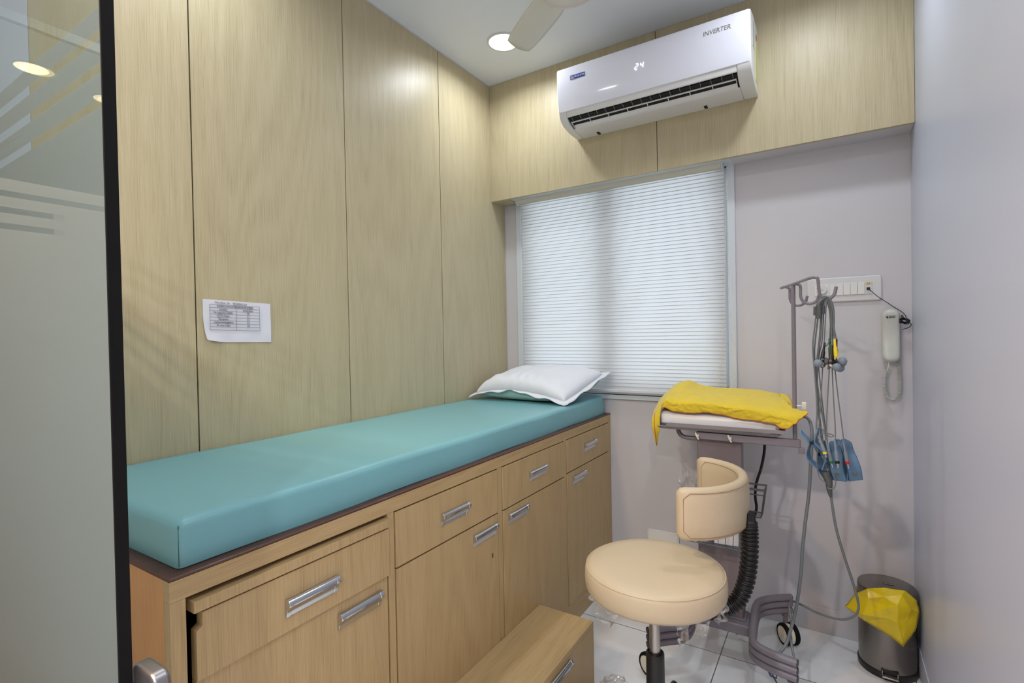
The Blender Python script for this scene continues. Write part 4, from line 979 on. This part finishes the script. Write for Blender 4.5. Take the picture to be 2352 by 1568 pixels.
G().tube([(-0.2140, 2.0800, 0.8110), (-0.2180, 2.0900, 0.7600), (-0.2290, 2.0900, 0.7020), (-0.2460, 2.0900, 0.6420), (-0.2500, 2.0900, 0.5930), (-0.2460, 2.0900, 0.5520), (-0.2530, 2.0900, 0.5180)]+[(-.27, 2.10, .45), (-.29, 2.11, .2), (-.33, 2.15, .02)], .0050, 8, res=8).obj('cord', m_black, pw, smooth=True)
tie = thing('cable_tie', (-0.1820, 1.9000, 0.0520), 'blue twisted tie on a cord beside the front castor', 'tie')
tc = Vector((-0.1820, 1.9000, 0.0520))
g = G(); g.tube([tc+Vector((-.012, 0, .008)), tc+Vector((-.004, -.004, -.004)), tc+Vector((.012, 0, -.008)), tc+Vector((.012, .004, .004)), tc+Vector((-.004, .004, .002))], .005, 6, closed=True, ry=.003); g.obj('band', m_bluetie, tie)
G().tube([(-0.1830, 1.9200, 0.0830), (-0.1840, 1.9100, 0.0660), (-0.1810, 1.9000, 0.0520), (-0.1690, 1.8800, 0.0440), (-0.1550, 1.8500, 0.0460)], .0026, 7, res=6).obj('cord', m_cable_d, tie, smooth=True)

# chest suction electrodes
def bulb_electrode(px, py, y, m, dpos, lab, cup_dir, show_sleeve=True, tagc=''):
    pass
def electrode(c, sleeve_top, msl, cup, label):
    c = Vector(c); st_ = Vector(sleeve_top); cup = Vector(cup)
    t = thing('suction_electrode', c, label, 'electrode', 'chest suction electrodes hanging on the leads')
    G().sph(c, .0122, 22, 14).obj('bulb', m_bulb, t, smooth=True)
    d = (cup-c).normalized()
    G().cyl(c+d*.009, c+d*.018, .0045, 12).obj('neck', m_bulb, t, smooth=True)
    G().lathe([(.003, .015), (.006, .017), (.0088, .0225), (.0091, .0235), (.008, .0228), (.003, .018)], c, d, 22).obj('metal_cup', m_gold, t, smooth=True)
    pe = c+d*.017
    ax = (st_-pe); L = ax.length; ax.normalize()
    k = G().lathe([(.0022, L), (.0030, L*.98), (.0034, L*.66), (.0052, L*.56), (.0058, L*.2), (.0055, L*.1), (.001, L*.1)][::-1], pe, ax, 14).obj('lead_sleeve', msl, t, smooth=True)
    G().lathe([(.001, 0), (.0050, 0), (.0058, L*.02), (.0058, L*.098), (.001, L*.099)], pe, ax, 14).obj('white_ring', m_white_r, t, smooth=True)
    return t
electrode((-0.0360, 1.7650, 1.1140), (-0.0190, 1.7900, 1.1750), m_black, (-0.0250, 1.7850, 1.1080), 'grey suction bulb at the far left with a black sleeve')
electrode((-0.0200, 1.8000, 1.1190), (-0.0070, 1.8050, 1.1870), m_green, (-0.0050, 1.8000, 1.1190), 'grey suction bulb with a green sleeve, cup facing right')
electrode((0.0110, 1.7750, 1.1030), (-0.0010, 1.7850, 1.1680), m_brownp, (-0.0100, 1.7750, 1.1040), 'grey suction bulb low in front with a dark brown sleeve')
electrode((0.0190, 1.8000, 1.0990), (0.0040, 1.8000, 1.1640), m_purple, (-0.0000, 1.8000, 1.1080), 'grey suction bulb half hidden behind the low one, violet sleeve')
electrode((0.0250, 1.7850, 1.1200), (0.0060, 1.7850, 1.1860), m_yel, (0.0130, 1.7800, 1.1240), 'grey suction bulb at the far right with a yellow sleeve')
electrode((0.0240, 1.8120, 1.1140), (0.0110, 1.8000, 1.1850), m_redd, (0.0160, 1.8100, 1.1120), 'grey suction bulb tucked behind the yellow-sleeved one, maroon sleeve')

for px_, mk_, lab_ in (((-0.0250, 1.7640, 1.1260), 'C5', 'black'), ((-0.0050, 1.7700, 1.1220), 'C2', 'dark brown')):
    own = [o for o in bpy.data.objects if o.get('category') == 'electrode' and lab_ in o['label']][0]
    text('sleeve_lettering', mk_, (px_[0]-.0035, px_[1], px_[2]), .0056, m_white_r, own, ext=.0001)

# limb clamp electrodes with their plugs
def clamp(origin, down, side, width, label, plug_col, plug_a, plug_b, openk=1.0, wv=None):
    """origin = handle end; down = direction of length; side = opening direction"""
    o = Vector(origin); dn = Vector(down).normalized(); sd = Vector(side); sd = (sd-dn*sd.dot(dn)).normalized(); wd = dn.cross(sd)
    t = thing('limb_clamp', o, label, 'clamp', 'blue limb clamps hanging on the leads')
    ctr = [(0, .021), (.012, .018), (.030, .009), (.042, .0075), (.055, .014), (.072, .021), (.090, .021), (.106, .013), (.122, .0045)]
    for s_ in (-1, 1):
        sm = smooth_path([Vector((a, b*openk, 0)) for a, b in ctr], 4); g = G(); rows = []
        for p in sm:
            wl_ = width*.5*(.62+.22*min(1, p.x/.05)+.16*min(1, p.x/.09))*math.sqrt(max(.12, 1-(max(0, .011-p.x)/.011)**2))
            c0 = o+dn*p.x+sd*s_*p.y
            rows.append([c0-wd*wl_+sd*s_*-.0012, c0-wd*wl_*.86+sd*s_*.0009, c0+wd*0, c0+wd*wl_*.86+sd*s_*.0009, c0+wd*wl_+sd*s_*-.0012])
        g.grid(rows); g.obj('jaw', m_blue, t, smooth=True, solid=.0026)
    G().cyl(o+dn*.040-wd*width*.42, o+dn*.040+wd*width*.42, .0052, 14).obj('spring', m_black, t, smooth=True)
    G().box(-.5, .5, -.5, .5, -.5, .5).bm.free() if False else None
    g = G(); cc = o+dn*.098+sd*openk*.021
    g.cyl(cc, cc-sd*.004, .0055, 12); g.obj('contact_stud', m_gold, t, smooth=True)
    a = Vector(plug_a); b = Vector(plug_b); ax = (b-a); L = ax.length; ax.normalize()
    pg = G().lathe([(.0018, 0), (.0026, .02*L), (.0032, .38*L), (.0050, .44*L), (.0056, .70*L), (.0052, .76*L), (.001, .76*L)], a, ax, 16).obj('plug', m_bulb, t, smooth=True)
    G().lathe([(.001, .755*L), (.0056, .755*L), (.0060, .78*L), (.0058, .85*L), (.001, .86*L)], a, ax, 16).obj('colour_ring', plug_col, pg, smooth=True)
    G().cyl(a+ax*L*.855, b, .0030, 12).obj('pin', m_chrome, pg, smooth=True)
    return t
clamp((-0.0630, 1.8000, 0.9090), (.26, .02, -.97), (.9, -.25, .2), .030, 'blue limb clamp nearest the trolley, seen side on, yellow ringed plug', m_yel, (-0.0370, 1.7700, 0.8980), (-0.0180, 1.7650, 0.8360), 1.15)
clamp((-0.0390, 1.8400, 0.8690), (.24, -.02, -.97), (.75, -.65, .1), .030, 'blue limb clamp partly behind the side-on clamp, green ringed plug', m_green, (-0.0180, 1.7900, 0.8790), (-0.0030, 1.7850, 0.8030), .9)
clamp((0.0050, 1.8200, 0.8790), (.10, 0, -1), (-.35, -.94, 0), .036, 'blue limb clamp facing front with a black ringed plug', m_black, (0.0030, 1.7650, 0.8920), (0.0110, 1.7600, 0.8090), .75)
clamp((0.0290, 1.8400, 0.8780), (.22, 0, -.98), (.25, -.97, 0), .036, 'rightmost blue limb clamp with a red ringed plug', m_red, (0.0240, 1.7900, 0.8870), (0.0370, 1.7850, 0.8050), .75)

# ------------------------------------------------------------------ switchboard
sb = thing('switchboard', (.04, D, 1.37), 'white modular switchboard plate with fan regulator on the back wall', 'switchboard')
g = G(); g.prism(rr(-.083, .160, 1.321, 1.4165, .012, 6), 'y', D-.010, D-.0005); g.obj('face_plate', m_white_pl, sb, bevel=.005, seg=4)
G().box(-.058, .1305, D-.0112, D-.0098, 1.3445, 1.3935).obj('inner_frame', m_white_pl, sb, bevel=.0005)
G().box(-.056, -.0085, D-.0125, D-.011, 1.3465, 1.3915).obj('regulator_panel', m_white_r, sb, bevel=.0005)
g = G(); g.cyl((-.032, D-.0225, 1.3695), (-.032, D-.012, 1.3695), .0165, 32); kb = g.obj('regulator_knob', m_white_pl, sb, smooth=True, bevel=.001)
g = G()
for k in range(3):
    a = R(90+120*k); g.tube([(-.032, D-.0228, 1.3695), (-.032+.0035*math.cos(a), D-.0228, 1.3695+.0035*math.sin(a))], .0005, 4)
g.obj('fan_symbol', m_ink, kb)
g = G()
for k in range(6):
    a = R(200-44*k); g.cyl((-.032+.0195*math.cos(a), D-.0128, 1.3695+.0195*math.sin(a)), (-.032+.0195*math.cos(a), D-.0124, 1.3695+.0195*math.sin(a)), .0008, 8)
g.obj('speed_marks', m_ink, sb)
for k, x in enumerate((-.0062, .0166, .0394, .0622, .085)):
    g = G(); ya = D-.0145; yb_ = D-.0130
    if k == 3: ya, yb_ = yb_-.002, ya-.0015
    v = [(x, D-.011, 1.3465), (x+.0212, D-.011, 1.3465), (x+.0212, D-.011, 1.3915), (x, D-.011, 1.3915), (x, ya, 1.3465), (x+.0212, ya, 1.3465), (x+.0212, yb_, 1.3915), (x, yb_, 1.3915)]
    vv = [g.bm.verts.new(p) for p in v]
    for q_ in ((0, 1, 2, 3), (4, 5, 6, 7), (0, 1, 5, 4), (2, 3, 7, 6), (0, 3, 7, 4), (1, 2, 6, 5)): g.face([vv[i] for i in q_])
    g.obj('switch', m_white_r if k == 3 else m_ac_d, sb, bevel=.0006)
g = G(); g.box(.1078, .129, D-.013, D-.011, 1.3465, 1.3915); sk = g.obj('phone_socket', m_white_pl, sb, bevel=.0005)
G().box(.1082, .1286, D-.0135, D-.013, 1.379, 1.3912).obj('tape_sticker', m_tape, sk)
text('sticker_number', '24', (.1125, D-.0137, 1.385), .0105, m_brown, sk, ext=.0001)
G().box(.1125, .123, D-.019, D-.013, 1.361, 1.371).obj('plug', m_black, sk, bevel=.001)
# lower small plate
lp = thing('socket_plate', (-.68, D, .28), 'white plate low on the back wall, mostly hidden behind the stool seat', 'wall plate')
G().prism(rr(-.750, -.602, .200, .290, .010), 'y', D-.008, D-.0005).obj('face_plate', m_white_pl, lp, bevel=.002)
G().prism(rr(-.742, -.610, .207, .283, .006), 'y', D-.0095, D-.008).obj('blank_insert', m_white_r, lp, bevel=.0005)

# ------------------------------------------------------------------ wall phone
ph = thing('wall_phone', (.185, D, 1.18), 'ivory corded handset hanging on the back wall by the corner', 'telephone')
g = G(); g.prism(rr(.156, .210, 1.095, 1.280, .024, 8), 'y', D-.022, D-.0005); g.obj('cradle', m_phone, ph, bevel=.005, seg=3)
g = G(); rows = []
for i in range(29):
    t_ = .5-.5*math.cos(PI*i/28); z = 1.088+.198*t_
    e = min(t_, 1-t_)*.198; hw = .0270*math.sqrt(max(.0, 1-(max(0, .0255-e)/.0255)**2)); hw = max(hw, .001)
    dep = .020+.007*math.cos((t_-.5)*2*PI)*-1+.004; dep *= (math.sqrt(max(0, 1-(max(0, .014-e)/.014)**2))*.8+.2)
    row = []
    for j in range(17):
        a = PI*j/16; cx_ = math.cos(a); sx_ = math.sin(a)
        row.append((.1840+hw*(abs(cx_)**.55)*(1 if cx_ > 0 else -1), D-.024-dep*(sx_**.5), z))
    rows.append(row)
V = g.grid(rows); 
for i in range(28): g.face([V[i][0], V[i+1][0], V[i+1][-1], V[i][-1]])
hs = g.obj('handset', m_phone, ph, smooth=True, auto=50)
text('maker_lettering', 'BEETEL', (.1765, D-.0535, 1.2545), .0062, m_black, hs, ext=.0004, bold=.0002)
g = G(); g.box(.169, .1745, D-.0538, D-.0518, 1.2515, 1.2575); g.box(.1665, .198, D-.0535, D-.0505, 1.2602, 1.2606); g.obj('maker_mark', m_black, hs)
# coiled cord
cp = smooth_path([Vector(p) for p in [(.1725, D-.030, 1.062), (.167, D-.026, 1.050), (.1645, D-.022, 1.020), (.1655, D-.020, .985), (.172, D-.020, .960), (.183, D-.020, .949), (.196, D-.020, .952), (.206, D-.019, .968), (.2105, D-.018, .995), (.2095, D-.018, 1.03), (.2075, D-.018, 1.075), (.2045, D-.018, 1.098)]], 60)
# resample by arclength and wind a helix
Ls = [0]
for a, b in zip(cp, cp[1:]): Ls.append(Ls[-1]+(b-a).length)
def at(s_):
    import bisect
    i = min(max(bisect.bisect(Ls, s_)-1, 0), len(cp)-2); t_ = (s_-Ls[i])/max(1e-9, Ls[i+1]-Ls[i]); return cp[i].lerp(cp[i+1], t_), (cp[i+1]-cp[i]).normalized()
turns = 62; hp_ = []; yv = Vector((0, 1, 0))
for i in range(turns*10+1):
    s_ = Ls[-1]*i/(turns*10); p, t_ = at(s_); u = (yv-t_*yv.dot(t_)).normalized(); v = t_.cross(u); a = 2*PI*i/10
    hp_.append(p+(u*math.cos(a)+v*math.sin(a))*.0054)
G().tube(hp_, .00155, 5).obj('coiled_cord', m_phone, ph, smooth=True)
g = G(); g.tube([(.1768, D-.034, 1.090), (.1765, D-.033, 1.08), (.1735, D-.031, 1.064), (.1725, D-.030, 1.060)], .0017, 6, res=4); g.obj('cord_end', m_white_r, ph, smooth=True); g = G(); g.tube([(.2045, D-.018, 1.097), (.2045, D-.018, 1.11), (.200, D-.018, 1.13), (.199, D-.018, 1.135)], .0017, 6, res=4); g.obj('cord_end', m_white_r, ph, smooth=True)
# black line cord from the socket with a knot
bc = [(0.1160, 2.3480, 1.3680), (0.1250, 2.3400, 1.3570), (0.1440, 2.3350, 1.3350), (0.1710, 2.3450, 1.3130), (0.1970, 2.3500, 1.2910), (0.2110, 2.3500, 1.2800), (0.2250, 2.3400, 1.2640), (0.2320, 2.3300, 1.2430)]
g = G(); g.tube(bc, .0014, 6, res=6)
kc = Vector((0.2230, 2.3250, 1.2400)); rnd = random.Random(4)
for k in range(9):
    a0 = rnd.random()*6; L = []
    for i in range(16):
        a = 2*PI*i/16; q_ = Vector((.017*math.cos(a)*(.7+.3*rnd.random()), .006*math.sin(a*2+a0), .0065*math.sin(a)+.003*math.sin(a*3+k)))
        q_ = Matrix.Rotation(R(18+6*(k-4)), 3, 'Y') @ q_; q_.x = min(q_.x, .0225); L.append(kc+q_)
    g.tube(L, .0014, 6, closed=True)
g.tube([kc+Vector((.014, .004, -.004)), kc+Vector((.020, .008, -.014)), kc+Vector((.013, .012, -.024)), kc+Vector((-.004, .018, -.031))], .0014, 6, res=6)
g.tube([kc+Vector((-.004, 0, .004)), kc+Vector((-.009, -.006, .018)), kc+Vector((-.005, -.004, .020)), kc+Vector((-.003, 0, .004))], .0014, 6, res=4)
g.obj('line_cord', m_black, ph, smooth=True)

# ------------------------------------------------------------------ pedal bin
BX, BY = .1565, 2.236
bn = thing('pedal_bin', (BX, BY, 0), 'brushed steel pedal bin in the corner beside the right wall', 'bin')
G().lathe([(.001, 0), (.0865, 0), (.0885, .004), (.0893, .022), (.086, .025), (.001, .025)], (BX, BY, 0.0005), n=56).obj('base_rim', m_black, bn, smooth=True)
G().lathe([(.081, .0255), (.0858, .0258), (.0858, .232), (.081, .233)], (BX, BY, 0), n=56).obj('body', m_bin, bn, smooth=True)
g = G(); g.lathe([(.081, .262), (.0885, .262), (.0885, .291), (.086, .297), (.080, .299), (.001, .301)], (BX, BY, 0), n=56)
lid = g.obj('lid', m_bin, bn, smooth=True)
G().lathe([(.0815, .234), (.0835, .234), (.0835, .2615), (.0815, .2615)], (BX, BY, 0), n=40).obj('inner_ring', m_black, bn, smooth=True)
g = G(); g.lathe([(.001, 0), (.016, 0), (.015, .0012), (.001, .0015)], (BX+.005, BY-.002, .3005), n=28, sx=1.0, sy=.45); bd = g.obj('maker_badge', m_black, lid)
for k in range(6):
    g = G(); g.box(BX-.0065+k*.0042, BX-.0040+k*.0042, BY-.0042, BY-.0012, .3018, .3023); g.obj('badge_letter', m_label_s, bd)
g = G(); g.box(BX-.022, BX+.024, BY-.110, BY-.092, .018, .023); g.box(BX-.022, BX-.019, BY-.094, BY-.086, .018, .034); g.box(BX+.021, BX+.024, BY-.094, BY-.086, .018, .034); g.obj('pedal', m_steel, bn, bevel=.001)
G().box(BX-.024, BX+.026, BY-.0885, BY-.083, .013, .037).obj('pedal_slot', m_black, bn)
# yellow liner folded over the rim
by_ = thing('bin_liner', (BX, BY, .23), 'yellow polythene bin liner spilling over the steel bin', 'bin liner')
NT = 90; rows = []
prof_k = [(-.004, .224, 0), (-.002, .240, 0), (.003, .2560, 0), (.008, .2600, 0), (.012, .255, 0), (.013, .242, .15), (.013, .236, .4), (.011, .236, .7), (.006, .236, 1.0)]
for ri, (dr_, z_, k) in enumerate(prof_k):
    row = []
    for i in range(NT):
        a = 360*i/NT-180; ar = R(a)
        cr_ = .004*mnoise.noise(Vector((math.cos(ar)*5, math.sin(ar)*5, ri*.5)))
        if ri >= 3: cr_ = abs(cr_)*1.2
        z = z_-k*(.022+.020*math.exp(-((a+80)/50)**2))+(.004*mnoise.noise(Vector((math.cos(ar)*7, math.sin(ar)*7, ri*.8+9))) if ri > 1 else 0)
        if ri in (2, 3, 4): z = min(z, .2605)
        r_ = .0855+dr_*.75+(cr_ if ri > 1 else 0)
        row.append((min(BX+r_*math.cos(ar), RW-.0055), min(BY+r_*math.sin(ar), D-.0055), z))
    rows.append(row)
g = G(); g.grid(rows, closed_u=True)
g.obj('rim_fold', m_bag, by_, smooth=True, auto=24, solid=.0005)
# big creased flap hanging in front
P_ = [(0.0630, 2.1800, 0.2680), (0.0300, 2.1650, 0.2180), (0.0850, 2.1280, 0.2000), (0.1570, 2.1180, 0.1710), (0.1920, 2.1160, 0.1480), (0.2260, 2.1280, 0.2070), (0.2390, 2.1420, 0.2660), (0.2330, 2.1550, 0.2980), (0.2010, 2.1400, 0.3290), (0.1410, 2.1280, 0.3300), (0.0950, 2.1420, 0.3090), (0.0820, 2.1120, 0.2280), (0.1760, 2.1000, 0.2900), (0.1780, 2.0980, 0.2310), (0.1900, 2.1180, 0.3210), (0.0970, 2.1240, 0.2830), (0.1400, 2.1220, 0.3010), (0.2120, 2.1140, 0.2800), (0.1220, 2.1260, 0.2720), (0.1510, 2.1040, 0.2380), (0.2040, 2.1100, 0.2430)]
g = G(); vv = [g.bm.verts.new((min(p[0], RW-.0055), p[1], p[2])) for p in P_]
for f in ((0, 1, 15), (0, 15, 10), (10, 15, 16), (10, 16, 9), (9, 16, 14), (9, 14, 8), (1, 11, 15), (15, 11, 18), (15, 18, 16), (11, 12, 18), (18, 12, 16), (16, 12, 14), (1, 2, 11), (11, 2, 19), (2, 3, 19), (11, 19, 12), (19, 3, 13), (19, 13, 12), (3, 4, 13), (13, 4, 20), (4, 5, 20), (12, 13, 17), (13, 20, 17), (12, 17, 14), (14, 17, 7), (14, 7, 8), (20, 5, 6), (20, 6, 17), (17, 6, 7)):
    g.face([vv[i] for i in f])
bmesh.ops.subdivide_edges(g.bm, edges=g.bm.edges[:], cuts=4, use_grid_fill=True)
for v in g.bm.verts:
    n_ = mnoise.noise(v.co*30)*.0040+(.5-abs(mnoise.noise(v.co*48)))*.0030-.0015
    v.co += Vector((n_*.4, -n_, n_*.4)); v.co.x = min(v.co.x, RW-.0055)
g.obj('front_flap', m_bag, by_, smooth=True, auto=16, solid=.0005)

# ------------------------------------------------------------------ crumpled plastic on the floor
g = G(); cc = Vector((-.618, 1.60, 0)); rows = []
for i in range(17):
    t_ = PI*.5*i/16; row = []
    for j in range(36):
        a = 2*PI*j/36; r_ = .062*math.cos(t_)+.0008; 
        q_ = Vector((r_*math.cos(a), r_*math.sin(a)*.8, .062*math.sin(t_)))
        nn_ = mnoise.noise(Vector((math.cos(a)*math.cos(t_)*5, math.sin(a)*math.cos(t_)*5, math.sin(t_)*5)))
        q_ *= 1+.22*nn_+.06*mnoise.noise(q_*90); q_.z = max(q_.z, .001); row.append(cc+q_)
    rows.append(row)
g.grid(rows, closed_u=True); tag(g.obj('plastic_bag', m_film, None, smooth=True, auto=12), 'crumpled clear plastic bag on the floor beside the step box', 'plastic bag')
